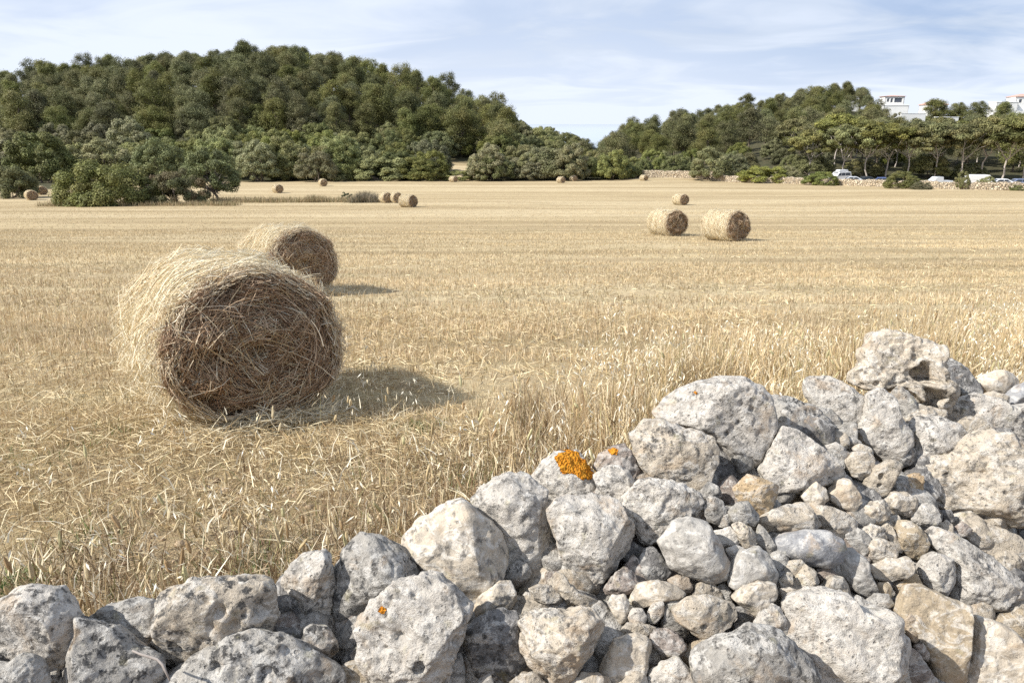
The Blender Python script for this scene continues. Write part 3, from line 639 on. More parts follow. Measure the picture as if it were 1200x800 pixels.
S('R9', 'c', [(1143,450),(1150,441),(1170,433),(1188,437),(1196,446),(1191,458),(1178,464),(1155,460)], 'smooth pinkish-beige stone on the crest against the tall dry grass', w=0.2, smoothish=True, rough=0.6, push=0.12)
S('R10', 'b', [(1178,463),(1190,454),(1205,446),(1214,470),(1197,480),(1180,478)], 'smooth bluish-grey stone at the picture edge below the pinkish-beige one', w=0.4, smoothish=True, push=0.07)
S('R10b', 'c', [(1148,463),(1165,458),(1182,464),(1180,477),(1160,474)], 'flat cream stone under the smooth pinkish-beige stone', w=0.1, push=0.10)
S('R11', 'c', [(1074,482),(1090,476),(1110,481),(1110,496),(1085,498)], 'cream slab glimpsed in the gap below the skull-shaped stone', w=0.2, push=0.11)
S('R12', 'c', [(971,512),(978,504),(990,507),(996,516),(991,526),(975,524)], 'small cream stone under the dark gap below the speckled oval', w=0.2, push=0.05)
S('R13', 'g', [(990,514),(1000,509),(1009,518),(1006,527),(994,525)], 'tiny grey stone left of the upright white stone', w=0.3, push=0.05)
S('R14', 'c', [(988,543),(1000,530),(1018,528),(1025,538),(1025,553),(1012,564),(1000,558)], 'knobbly cream stone left of the stone with the eye-like hole', w=0.15, facets=4)
S('R14b', 'c', [(998,525),(1008,519),(1020,524),(1023,533),(1005,534)], 'little cream stone lying on the knobbly cream stone', w=0.1, push=0.03)
S('R15', 'd', [(979,534),(988,527),(998,531),(996,541),(985,542)], 'tiny dark grey pebble right of the triangular white block', w=0.2, push=0.01)
S('R16', 'w', [(964,522),(980,518),(992,526),(986,536),(972,532)], 'thin whitish chip above the tiny dark grey pebble', w=0.3, push=0.05)
S('R16b', 'g', [(984,560),(992,556),(1000,562),(998,572),(990,574)], 'little shaded stone between the triangular block and the knobbly cream stone', w=0.7, push=0.06)
S('R17', 'c', [(1009,576),(1016,560),(1028,546),(1040,540),(1054,541),(1057,552),(1048,568),(1036,580),(1022,586),(1010,584)], 'slanting whitish stone pierced by a small eye-like hole', w=0.25, facets=5, holes=[(1029,557,4.5,0.02),(1027,567,3,0.015)], planes=[(0.75,-0.4,-0.5,0.68)])
S('R18', 'o', [(1054,566),(1062,557),(1080,553),(1082,570),(1077,580),(1058,576)], 'cracked ochre stone tucked beside the great sponge-textured boulder', w=0.05, rough=1.8, push=0.04)
S('R19', 'c', [(1035,587),(1046,576),(1062,576),(1076,585),(1079,598),(1062,606),(1045,600)], 'mottled beige cobble below the ochre stone', w=0.3)
S('R20', 'c', [(1000,603),(1012,592),(1036,585),(1045,597),(1041,610),(1025,613),(1008,615)], 'lumpy beige stone right of the ball-like cream stone', w=0.3, rough=1.6)
S('R21', 'w', [(1070,600),(1080,590),(1094,590),(1101,602),(1101,612),(1088,617),(1076,616),(1069,609)], 'rounded white cobble just under the great sponge-textured boulder', w=0.25)
S('R22', 't', [(1050,622),(1055,610),(1070,611),(1082,620),(1087,635),(1084,650),(1075,656),(1064,652),(1054,640)], 'tan oblong stone standing upright left of the long whitish boulder', w=0.1, facets=5)
S('R23', 'c', [(1032,618),(1042,613),(1055,634),(1062,650),(1050,648)], 'thin pale splinter leaning on the tan oblong stone', w=0.1, push=0.02)
S('R23b', 'c', [(1040,606),(1052,602),(1058,612),(1052,624),(1042,618)], 'crumbly pinkish pebble above the tan oblong stone', w=0.2, push=0.03)
S('R24', 'c', [(1008,622),(1022,613),(1038,619),(1042,633),(1025,642),(1012,635)], 'lumpy greyish stone in the middle of the heap below the lumpy beige one', w=0.35, rough=1.5)
S('R25', 'c', [(1018,637),(1030,629),(1045,635),(1052,648),(1046,657),(1025,660),(1018,651)], 'rusty-streaked beige stone left of the thin pale splinter', w=0.3, rough=1.4)
S('R25b', 'g', [(988,625),(1005,617),(1020,630),(1025,642),(1016,652),(1000,646)], 'grey-beige stone behind the right end of the blue-grey oval', w=0.4, push=0.02)
S('R26', 'c', [(1020,662),(1040,655),(1064,653),(1071,666),(1064,675),(1044,681),(1026,678)], 'flat six-sided beige stone above the orange-tan chip', w=0.2, facets=1, planes=[(0,0.4,-0.9,0.6)], depth=0.5, smoothish=True)
S('R27', 'w', [(1076,666),(1084,652),(1096,647),(1114,654),(1118,668),(1117,682),(1108,698),(1096,694),(1082,682)], 'pinkish-white shield-shaped stone left of the long whitish boulder', w=0.2, facets=5)
S('R28', 'w', [(1083,622),(1098,617),(1120,628),(1145,644),(1170,660),(1192,678),(1197,694),(1186,708),(1166,715),(1148,710),(1128,706),(1114,704),(1114,680),(1112,658),(1098,645)], 'long whitish boulder sloping down to the right, veined with grey', w=0.6, facets=4, rough=1.2, planes=[(0.35,0.6,-0.7,0.72)], push=0.0)
S('R29', 'c', [(1132,624),(1152,611),(1180,622),(1212,638),(1214,678),(1195,668),(1170,657),(1145,642)], 'smooth cream stone in the gap above the long whitish boulder', w=0.2, push=0.06)
S('R30', 'c', [(1100,615),(1110,609),(1119,616),(1115,625),(1104,623)], 'crumbly white pebble below the rounded white cobble', w=0.1, push=0.03)
S('R30b', 'r', [(1119,618),(1128,611),(1139,620),(1133,630),(1122,629)], 'crumbly reddish pebble at the edge of the shadowed gap', w=0.1, rough=1.8, push=0.03)
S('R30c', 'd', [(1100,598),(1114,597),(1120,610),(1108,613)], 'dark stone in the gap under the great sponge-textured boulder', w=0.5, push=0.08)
S('R31', 't', [(1156,730),(1170,722),(1195,713),(1212,718),(1214,768),(1195,767),(1176,748)], 'yellowish stone at the picture edge beneath the long whitish boulder', w=0.15, push=0.04)
S('R32', 't', [(1051,718),(1064,688),(1080,684),(1100,694),(1124,706),(1148,720),(1144,744),(1136,776),(1126,800),(1110,830),(1090,805),(1085,772),(1074,750),(1066,735)], 'big tan block with a flat sunlit face and a sharp shaded edge', w=0.15, facets=0, planes=[(-0.15,0.2,-1,0.55),(0.9,-0.05,-0.35,0.62)], push=-0.02, rough=0.9, smoothish=True)
S('R33', 'c', [(1124,805),(1138,752),(1146,722),(1165,732),(1180,738),(1196,750),(1203,780),(1208,835),(1125,838)], 'upright beige block with rough top at the lower corner', w=0.2, facets=1, planes=[(-0.2,0.15,-1,0.6)], rough=1.2, push=0.02, smoothish=True)
S('R34', 'c', [(1056,728),(1066,717),(1074,726),(1082,738),(1076,754),(1066,749)], 'pale oval stone wedged against the flat face of the big tan block', w=0.2, push=-0.03)
S('R35', 'r', [(1071,757),(1080,752),(1092,764),(1089,775),(1078,771)], 'small pinkish stone below the pale oval wedged one', w=0.1, push=0.0)
S('R36', 'r', [(1056,800),(1064,768),(1072,760),(1082,772),(1098,798),(1102,835),(1058,835)], 'brownish shaded stone between the huge whitish boulder and the big tan block', w=0.3, push=0.05)
S('R37', 't', [(1026,690),(1030,683),(1042,682),(1050,696),(1041,704)], 'small tan stone above the little grey chips', w=0.1, push=0.02)
S('R38', 'o', [(1045,686),(1060,676),(1075,672),(1082,684),(1065,694),(1052,697)], 'orange-tan chip with rusty holes under the flat six-sided stone', w=0.0, rough=1.6, push=0.03)
S('R39', 'g', [(1013,704),(1025,695),(1042,696),(1047,708),(1031,716),(1018,713)], 'flat grey chip on top of the huge whitish boulder', w=0.4)
S('R40', 'g', [(997,702),(1005,697),(1020,706),(1028,714),(1015,719),(1002,714)], 'small grey chip left of the flat grey chip', w=0.4)
S('R41', 'r', [(1033,713),(1042,704),(1053,712),(1047,722),(1036,721)], 'brown chip beside the corner of the big tan block', w=0.4, push=0.03)
S('R42', 'd', [(1186,718),(1192,700),(1205,690),(1214,700),(1214,722),(1198,724)], 'dark shaded stone behind the lower end of the long whitish boulder', w=0.4, push=0.12)
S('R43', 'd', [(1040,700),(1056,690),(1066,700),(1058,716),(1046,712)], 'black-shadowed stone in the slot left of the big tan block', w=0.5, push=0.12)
S('R44', 'w', [(1194,480),(1206,474),(1220,484),(1220,512),(1198,506)], 'pale stone cut by the picture edge behind the wide white-grey one', w=0.3, push=0.12)

# the wall goes on a little beyond both picture edges
def beyond():
    rng = np.random.default_rng(4242); k = 0
    spots = []
    for col, x0 in enumerate((1248, 1312, 1380)):
        top = 505 + col * 6
        y = top
        while y < 860: spots.append((x0 + rng.uniform(-12, 12), y + rng.uniform(-8, 8), rng.uniform(36, 50))); y += rng.uniform(70, 86)
    for x0 in (-58, -128):
        y = 742
        while y < 900: spots.append((x0 + rng.uniform(-8, 8), y, rng.uniform(36, 46))); y += 76
    for x, y, r in spots:
        a = np.sort(rng.uniform(0, 2 * math.pi, 9)); q = rng.uniform(0.85, 1.12, 9)
        a = np.linspace(0, 2 * math.pi, 10)[:9] + rng.uniform(-0.2, 0.2, 9)
        S('X%d' % k, 'wgcw'[k % 4], [(x + math.cos(t) * r * p * 1.12, y + math.sin(t) * r * p) for t, p in zip(a, q)], 'pale wall stone lying just outside the picture edge', w=0.6, push=0.13, group='wall stones just outside the picture'); k += 1
beyond()

# a dry stalk lying on the pointed wedge
def strip(name, pts, wid, mat, label, cat):
    pts = np.array(pts); V = []; n = len(pts)
    for i in range(n):
        tan = pts[min(i + 1, n - 1)] - pts[max(i - 1, 0)]; tan /= np.linalg.norm(tan)
        a = np.cross(tan, FWD); a /= np.linalg.norm(a); c = np.cross(tan, a)
        wv = wid * (0.5 + 0.5 * math.sin(math.pi * (0.12 + 0.8 * i / (n - 1))))
        for k in range(6):
            ph = k * math.pi / 3; V.append(pts[i] + a * math.cos(ph) * wv + c * math.sin(ph) * wv * 0.4)
    F = [[i * 6 + k, i * 6 + (k + 1) % 6, (i + 1) * 6 + (k + 1) % 6, (i + 1) * 6 + k] for i in range(n - 1) for k in range(6)]
    V = np.array(V); c0 = V.mean(0)
    o = mk(name, V - c0, np.array(F), mat, smooth=True, loc=c0); tag(o, label, cat); return o
_p = []
for px, py, off in [(155, 762, -0.10), (164, 766, -0.115), (174, 769, -0.12), (184, 772, -0.12), (190, 778, -0.125), (196, 790, -0.11), (199, 797, -0.09)]:
    q, _t = wall_hit(px, py, off); _p.append(q)
strip('dry_stalk', _p, 0.0038, plain('grey_dead_stalk', (0.33, 0.29, 0.26), 0.8), 'bent grey dead stalk lying over the pointed grey wedge', 'stalk')

# stones deep in the gaps: the wall's rubble hearting
def hearting():
    rng = np.random.default_rng(77)
    protos = []
    for j in range(7):
        D, F = ico(4); s = rng.uniform(0.75, 1.15, 3)
        V = D * s * (1 + 0.28 * fbm(D * 1.3 + j * 9, 3, j)[:, None])
        for _ in range(6):
            n = rng.normal(size=3); n /= np.linalg.norm(n); q = V @ n; V -= (np.clip(q - 0.72 * q.max(), 0, 9) * 0.9)[:, None] * n
        V += D * (0.03 * fbm(V * 6, 3, j + 40))[:, None]
        protos.append((V, F))
    meshes = {}
    k = 0
    for (step, push, r0, r1) in ((44, 0.105, 0.055, 0.085), (62, 0.23, 0.10, 0.15)):
        for px in np.arange(-60, 1262, step):
            for py in np.arange(400, 880, step * 0.8):
                x = px + rng.uniform(-1, 1) * step * 0.35; y = py + rng.uniform(-1, 1) * step * 0.3
                ridge = np.interp(x, [p[0] for p in RIDGE_PX], [p[1] for p in RIDGE_PX])
                r = rng.uniform(r0, r1)
                C, t = wall_hit(x, y, push)
                if y < ridge + r / t * F_PX + (14 if px < 1200 else 40): continue
                j = rng.integers(len(protos))
                if j not in meshes:
                    o = mk('hearting_stone', protos[j][0] * 0.1, protos[j][1], M_ROCK, smooth=True); meshes[j] = o
                else:
                    o = meshes[j].copy(); COL.objects.link(o)
                o.location = C; o.scale = (r / 0.1,) * 3; o.rotation_euler = tuple(rng.uniform(0, 6.28, 3))
                c = RCOL['gcgdr'[rng.integers(5)]]
                o.color = (*(np.array(c) * 0.92), 0.5)
                tag(o, 'small stone packed deep in the dark gaps between the bigger wall stones', 'stone', 'hearting stones deep in the wall gaps')
                k += 1
    print('hearting', k)
hearting()
# --------------------------------------------------------------- straw and bales
def tubes(P, wid, sides=3, rng=None, taper=True):
    """P: n x k x 3 centre lines -> thin three-sided straws (V, F)."""
    n, k, _ = P.shape
    T = np.gradient(P, axis=1); T /= np.linalg.norm(T, axis=2, keepdims=True) + 1e-12
    ref = rng.normal(size=(n, 1, 3)); A = np.cross(T, ref); A /= np.linalg.norm(A, axis=2, keepdims=True) + 1e-12
    B = np.cross(T, A)
    w = wid[:, None, None] * (np.linspace(1, 0.55, k)[None, :, None] if taper else 1)
    V = np.stack([P + w * (math.cos(a) * A + math.sin(a) * B) for a in np.arange(sides) * 2 * math.pi / sides], 2)
    idx = np.arange(n * k * sides).reshape(n, k, sides)
    Fs = []
    for s in range(sides):
        s2 = (s + 1) % sides
        Fs.append(np.stack([idx[:, :-1, s], idx[:, :-1, s2], idx[:, 1:, s2], idx[:, 1:, s]], -1).reshape(-1, 4))
    return V.reshape(-1, 3), np.concatenate(Fs), k * sides

PALE = np.array([[0.84, 0.735, 0.515], [0.89, 0.805, 0.60], [0.78, 0.645, 0.415], [0.92, 0.855, 0.69], [0.65, 0.50, 0.29]])
BROWN = np.array([[0.42, 0.28, 0.17], [0.54, 0.385, 0.245], [0.28, 0.17, 0.10], [0.62, 0.475, 0.325], [0.76, 0.645, 0.475]])
def pick(rng, pal, n, p=None, jit=0.12):
    c = pal[rng.choice(len(pal), n, p=p)]
    return np.clip(c * rng.uniform(1 - jit, 1 + jit, (n, 1)), 0, 1)

def bale_body_material():
    m, nt, out = newmat('packed_straw'); b = NB(nt)
    co = b.n('ShaderNodeTexCoord').outputs['Object']
    mp = b.n('ShaderNodeMapping'); b.l(co, mp.inputs[0]); mp.inputs['Scale'].default_value = (14, 60, 14)
    f = b.noise(mp.outputs[0], 1.0, 6, 0.7); g = b.noise(co, 5, 4)
    c = b.mix(b.ramp(f, 0.35, 0.65), (0.24, 0.15, 0.085), (0.54, 0.41, 0.24))
    c = b.mix(b.ramp(g, 0.5, 0.7, 0, 0.4), c, (0.33, 0.22, 0.12))
    b.principled(out, c, 0.85, 0.2, b.bump(f, 0.9, 0.02)); return m
M_BALE = bale_body_material()

def make_bale(seed, R=0.63, L=1.55, squash=1.0, nside=13000, nface=6500, nfuzz=2600, sw=0.0030):
    """Axis along local y, the seen face at -y; returns meshes for a side and two ends."""
    rng = np.random.default_rng(seed)
    def rad_at(th, y):
        # slumped a little at the bottom, lumpy
        return R * (1 + 0.030 * np.sin(2 * th + 0.6 + seed) + 0.026 * np.sin(3 * th + seed) + 0.020 * np.sin(7 * th + y * 4) + 0.02 * np.sin(y * 9 + seed)) - 0.30 * np.clip(-np.sin(th) - 0.86, 0, 1)
    root = empty('hay_bale')
    # packed body
    nt_, ny = 96, 26
    th = np.linspace(0, 2 * math.pi, nt_, endpoint=False); ys = np.linspace(-L / 2 + 0.03, L / 2 - 0.03, ny)
    TH, YY = np.meshgrid(th, ys, indexing='ij')
    rr = rad_at(TH, YY) * 0.97 * (1 - 0.10 * (np.abs(YY) / (L / 2)) ** 10)
    rr = rr + 0.018 * vnoise(np.stack([np.cos(TH).ravel() * 5, np.sin(TH).ravel() * 5, YY.ravel() * 9], 1), seed).reshape(rr.shape)
    V = np.stack([np.cos(TH) * rr, YY, np.sin(TH) * rr + R], -1).reshape(-1, 3)
    i = np.arange(nt_)[:, None] * ny + np.arange(ny - 1)[None]; j = ((np.arange(nt_) + 1) % nt_)[:, None] * ny + np.arange(ny - 1)[None]
    F = np.stack([i, i + 1, j + 1, j], -1).reshape(-1, 4)
    body = mk('packed_body', V, F, M_BALE, parent=root, smooth=True)
    # wrapped side straws
    n = nside
    y0 = rng.uniform(-L / 2, L / 2, n); t0 = rng.uniform(0, 2 * math.pi, n)
    ln = rng.uniform(0.10, 0.42, n) ; dirn = rng.choice([-1, 1], n)
    slope = rng.normal(0, 0.28, n)
    wild = rng.random(n) < 0.25
    slope = np.where(wild, rng.normal(0, 0.9, n), slope); slope = np.where((np.abs(y0) > L / 2 - 0.09) & (rng.random(n) < 0.5), rng.normal(0, 2.0, n), slope)
    kk = 5; s = np.linspace(-0.5, 0.5, kk)[None]
    thp = t0[:, None] + dirn[:, None] * s * (ln / R / np.sqrt(1 + slope ** 2))[:, None]
    yp = y0[:, None] + s * (ln * slope / np.sqrt(1 + slope ** 2))[:, None] + rng.normal(0, 0.006, (n, kk))
    lift = rng.gamma(1.3, 0.010, n)[:, None] - 0.010 + (rng.random(n) < 0.12)[:, None] * (s + 0.5) ** 2 * rng.uniform(0.0, 0.10, n)[:, None]
    yc = np.clip(yp, -L / 2 - 0.03, L / 2 + 0.03)
    r_ = rad_at(thp, yc) + lift - 0.085 * sstep(L / 2 - 0.16, L / 2 + 0.03, np.abs(yc)) * rng.uniform(0.5, 1.3, n)[:, None]
    P = np.stack([np.cos(thp) * r_, yc, np.sin(thp) * r_ + R], -1)
    P[..., 2] = np.maximum(P[..., 2], 0.004)
    V1, F1, nv = tubes(P, rng.uniform(0.6, 1.35, n) * sw, 3, rng)
    cc = pick(rng, PALE, n, [0.30, 0.28, 0.20, 0.14, 0.08]); cb = pick(rng, BROWN, n)
    eb = sstep(L / 2 - 0.10, L / 2 - 0.01, np.abs(y0))[:, None] * rng.uniform(0.3, 1, (n, 1)); c1 = np.repeat(cc * (1 - eb) + cb * eb, nv, 0)
    # stray ends sticking out
    n = nfuzz
    y0 = rng.uniform(-L / 2, L / 2, n); t0 = rng.uniform(-0.5, math.pi + 0.5, n); ln = rng.uniform(0.05, 0.16, n)
    d = np.stack([np.cos(t0), rng.normal(0, 0.5, n), np.sin(t0)], 1) + 1.1 * rng.choice([-1, 1], n)[:, None] * np.stack([-np.sin(t0), 0 * t0, np.cos(t0)], 1) + rng.normal(0, 0.3, (n, 3))
    d /= np.linalg.norm(d, axis=1)[:, None]
    b0 = np.stack([np.cos(t0) * R * 0.99, y0, np.sin(t0) * R * 0.99 + R], 1)
    s4 = np.linspace(0, 1, 4)[None, :, None]
    P = b0[:, None] + d[:, None] * s4 * ln[:, None, None]; P[..., 2] -= (s4[..., 0] ** 2) * (ln * 0.25)[:, None]
    V2, F2, nv2 = tubes(P, rng.uniform(0.6, 1.1, n) * sw * 0.8, 3, rng)
    c2 = np.repeat(pick(rng, PALE, n), nv2, 0)
    mk('straw_wrap', np.concatenate([V1, V2]), np.concatenate([F1, F2 + len(V1)]), M_STRAW, parent=root, col=np.concatenate([c1, c2]))
    for sgn in (-1, 1):
        nf = nface if sgn < 0 else nface // 4
        # backing disc, hollowed and lumpy
        rs = np.linspace(0, 1, 16) * R * 0.955; tt = np.linspace(0, 2 * math.pi, 72, endpoint=False)
        Rg, Tg = np.meshgrid(rs, tt, indexing='ij')
        def dish(x, z):
            q = np.hypot(x, z) / R
            return 0.055 - 0.075 * q ** 2 + 0.10 * np.clip(q - 0.75, 0, 1) ** 1 * -1 + 0.085 * vnoise(np.stack([x * 6 + 3, z * 6, x * 0 + sgn + seed], -1).reshape(-1, 3), seed + 2).reshape(np.shape(x))
        X = np.cos(Tg) * Rg; Z = np.sin(Tg) * Rg
        V = np.stack([X, sgn * (L / 2 - 0.06 + dish(X, Z)), Z + R], -1).reshape(-1, 3)
        a = np.arange(15)[:, None] * 72 + np.arange(72)[None]; b_ = np.arange(15)[:, None] * 72 + (np.arange(72)[None] + 1) % 72
        F = np.stack([a, b_, b_ + 72, a + 72], -1).reshape(-1, 4)
        if sgn < 0: F = F[:, ::-1]
        face = mk('bale_end', V, F, M_BALE, parent=root, smooth=True)
        n = nf
        q = np.sqrt(rng.uniform(0.0, 1.0, n)) * R * 0.97; t0 = rng.uniform(0, 2 * math.pi, n)
        ln = rng.gamma(3.0, 0.055, n).clip(0.05, 0.5)
        cx, cz = np.cos(t0) * q, np.sin(t0) * q
        # straws follow the winding, with much disorder
        ang = t0 + math.pi / 2 + rng.normal(0, 0.55, n) + (rng.random(n) < 0.22) * rng.uniform(-1.5, 1.5, n)
        curv = np.where(rng.random(n) < 0.7, 1, 0.2) / np.maximum(q, 0.12)
        s = np.linspace(-0.5, 0.5, 5)[None] * ln[:, None]
        aa = ang[:, None] + s * curv[:, None] * 0.9
        x = cx[:, None] + np.cumsum(np.cos(aa), 1) * (ln / 4)[:, None] - np.cos(aa[:, :1]) * (ln / 2)[:, None]
        z = cz[:, None] + np.cumsum(np.sin(aa), 1) * (ln / 4)[:, None] - np.sin(aa[:, :1]) * (ln / 2)[:, None]
        rq = np.hypot(x, z); f = np.minimum(1, (R * rng.uniform(0.90, 1.09, n)[:, None]) / np.maximum(rq, 1e-6)); x *= f; z *= f
        out = rng.gamma(1.2, 0.018, n)[:, None] + (np.linspace(-1, 1, 5)[None] * rng.normal(0, 0.030, n)[:, None])
        yy = (L / 2 - 0.06 + dish(x, z) + out)
        P = np.stack([x, sgn * yy, z + R], -1); P[..., 2] = np.maximum(P[..., 2], 0.006)
        V3, F3, nv3 = tubes(P, rng.uniform(0.55, 1.35, n) * sw * 0.95, 3, rng)
        c3 = np.repeat(pick(rng, BROWN, n, [0.30, 0.25, 0.24, 0.13, 0.08]), nv3, 0)
        if sgn < 0:
            # long loose stems hanging over the face and fraying out of its lower rim
            n2_ = max(40, nf // 45); t0 = rng.uniform(0, 2 * math.pi, n2_); q = rng.uniform(0.1, 1.0, n2_) * R
            a0 = rng.uniform(0, math.pi, n2_); ln = rng.uniform(0.22, 0.55, n2_)
            s = np.linspace(-0.5, 0.5, 5)[None] * ln[:, None]
            x = np.cos(t0)[:, None] * q[:, None] + np.cos(a0)[:, None] * s; z = np.sin(t0)[:, None] * q[:, None] + np.sin(a0)[:, None] * s - (s ** 2) * 0.8
            rq = np.hypot(x, z); f = np.minimum(1, (R * 1.08) / np.maximum(rq, 1e-6)); x *= f; z *= f
            yy = L / 2 - 0.06 + dish(x, z) + 0.03 + np.abs(rng.normal(0, 0.02, n2_))[:, None]
            P = np.stack([x, -yy, z + R], -1); P[..., 2] = np.maximum(P[..., 2], 0.006)
            V4, F4, nv4 = tubes(P, rng.uniform(0.8, 1.3, n2_) * sw, 3, rng)
            c4 = np.repeat(pick(rng, PALE * 0.95, n2_), nv4, 0)
            V3, F3, c3 = np.concatenate([V3, V4]), np.concatenate([F3, F4 + len(V3)]), np.concatenate([c3, c4])
        mk('loose_straw', V3, F3, M_STRAW, parent=face, col=c3)
    return root

# (pixel of the lowest front point, heading of the seen face, label)
BALES = [
 (314, 501, -52, 'near', 'nearest big round hay bale, its frayed dark straw face turned to the camera', 1.0),
 (362, 347, -46, 'near', 'second round hay bale, partly hidden behind the nearest big one', 1.0),
 (793, 277, -66, 'mid', 'round hay bale lying mid-field, the smaller of a close pair', 0.96),
 (866, 283, -62, 'other', 'round hay bale lying mid-field, the nearer and bigger of a close pair', 1.0),
 (802, 240.5, -66, 'mid', 'small distant hay bale alone just beyond the mid-field pair', 0.97),
 (485, 243, -38, 'other', 'distant hay bale in front of two touching bales near a strip of scrub', 1.0),
 (455, 238, -60, 'far', 'pale distant hay bale at the end of the dry scrub strip, touching another bale', 0.95),
 (467, 238, -60, 'far', 'pale distant hay bale between the scrub-side bale and the one in front', 0.95),
 (534, 213.5, -45, 'far', 'tiny far hay bale alone below the tall shrubs', 0.95),
 (660, 214.5, -55, 'far', 'tiny far hay bale, the nearer of a far pair by the wood', 0.95),
 (674, 212.5, -62, 'far', 'tiny far hay bale, the farther of a far pair by the wood', 0.95),
 (757, 212, -60, 'far', 'tiny far hay bale in front of the low stone wall', 0.95),
 (39, 235, -48, 'mid', 'distant hay bale on the bare path beside the dark bushes, the nearer of two', 1.0),
 (51, 228.5, -48, 'other', 'distant hay bale on the bare path beside the dark bushes, the farther of two', 1.0),
 (328, 226.5, -50, 'far', 'distant hay bale behind the round tree and the dry scrub strip', 1.0),
 (380, 218.5, -60, 'far', 'far hay bale close to the dark foot of the wood', 1.0),
]
PROTO = {'near': make_bale(3, L=1.30), 'mid': make_bale(8, nside=6500, nface=2600, nfuzz=700, sw=0.0038), 'other': make_bale(15, nside=6500, nface=2600, nfuzz=900, sw=0.0038), 'far': make_bale(11, nside=2600, nface=900, nfuzz=150, sw=0.007)}
USED = set(); BALE_POS = []
for px, py, yaw, kind, label, scl in BALES:
    p = on_ground(px, py, 0.02)
    r = PROTO[kind] if kind not in USED else dup(PROTO[kind]); USED.add(kind)
    a = rad(yaw)                              # direction of the seen face: (cos a, sin a)
    ux, uy = math.cos(a), math.sin(a)
    # the given pixel is the foot of the seen face
    L = (1.30 if kind == 'near' else 1.55) * scl
    loc = np.array([p[0] - ux * L / 2, p[1] - uy * L / 2, 0]); loc[2] = h1(loc[0], loc[1]) - 0.02
    dzf = h1(loc[0] + ux * L / 2, loc[1] + uy * L / 2) - h1(loc[0] - ux * L / 2, loc[1] - uy * L / 2)
    r.location = loc; r.scale = (scl * (1.09 if kind == 'near' else 1.04), scl, scl * (0.955 if kind == 'near' else 0.985))
    r.rotation_mode = 'XYZ'
    # local -y looks along (ux, uy); lean with the slope along the axis
    r.rotation_euler = (math.atan2(-dzf, L), 0, a + math.pi / 2)
    tag(r, label, 'hay bale', 'round hay bales on the mown field')
    BALE_POS.append((loc[0], loc[1], a, L, 0.63 * scl))
# --------------------------------------------------------------- stubble, loose straw, margin grass
def blades(x, y, z, h, lean, az, wid, col, rng, bend=0.25):
    """One thin bent blade per point: five corners, three faces."""
    n = len(x); d = np.stack([np.cos(az), np.sin(az)], 1)
    face = rng.uniform(0, math.pi, n); s = np.stack([np.cos(face), np.sin(face), np.zeros(n)], 1)
    b = np.stack([x, y, z], 1)
    hl = h * np.sin(lean); hv = h * np.cos(lean)
    m = b + np.stack([d[:, 0] * hl * (0.5 - bend * 0.5), d[:, 1] * hl * (0.5 - bend * 0.5), hv * 0.55], 1)
    t = b + np.stack([d[:, 0] * hl, d[:, 1] * hl, hv], 1)
    w = wid[:, None] * s
    V = np.stack([b - w, b + w, m - w * 0.8, m + w * 0.8, t], 1).reshape(-1, 3)
    i = np.arange(n)[:, None] * 5
    F = np.concatenate([i + np.array([[0, 1, 3]]), i + np.array([[0, 3, 2]]), i + np.array([[2, 3, 4]])])
    return V, F, np.repeat(col, 5, 0)
STUB = np.array([[0.505, 0.395, 0.239], [0.602, 0.489, 0.326], [0.398, 0.291, 0.166], [0.708, 0.611, 0.441], [0.281, 0.197, 0.114], [0.311, 0.282, 0.138]])
def in_bale(x, y, extra=0.0):
    m = np.zeros(len(x), bool)
    for bx, by, a, L, R in BALE_POS:
        ux, uy = math.cos(a), math.sin(a); q = (x - bx) * ux + (y - by) * uy; p = -(x - bx) * uy + (y - by) * ux
        m |= (np.abs(q) < L / 2 - 0.03 + extra) & (np.abs(p) < R * 0.8 + extra)
    return m
def behind_wall(x, y): return y - (A_R + B_R * x)
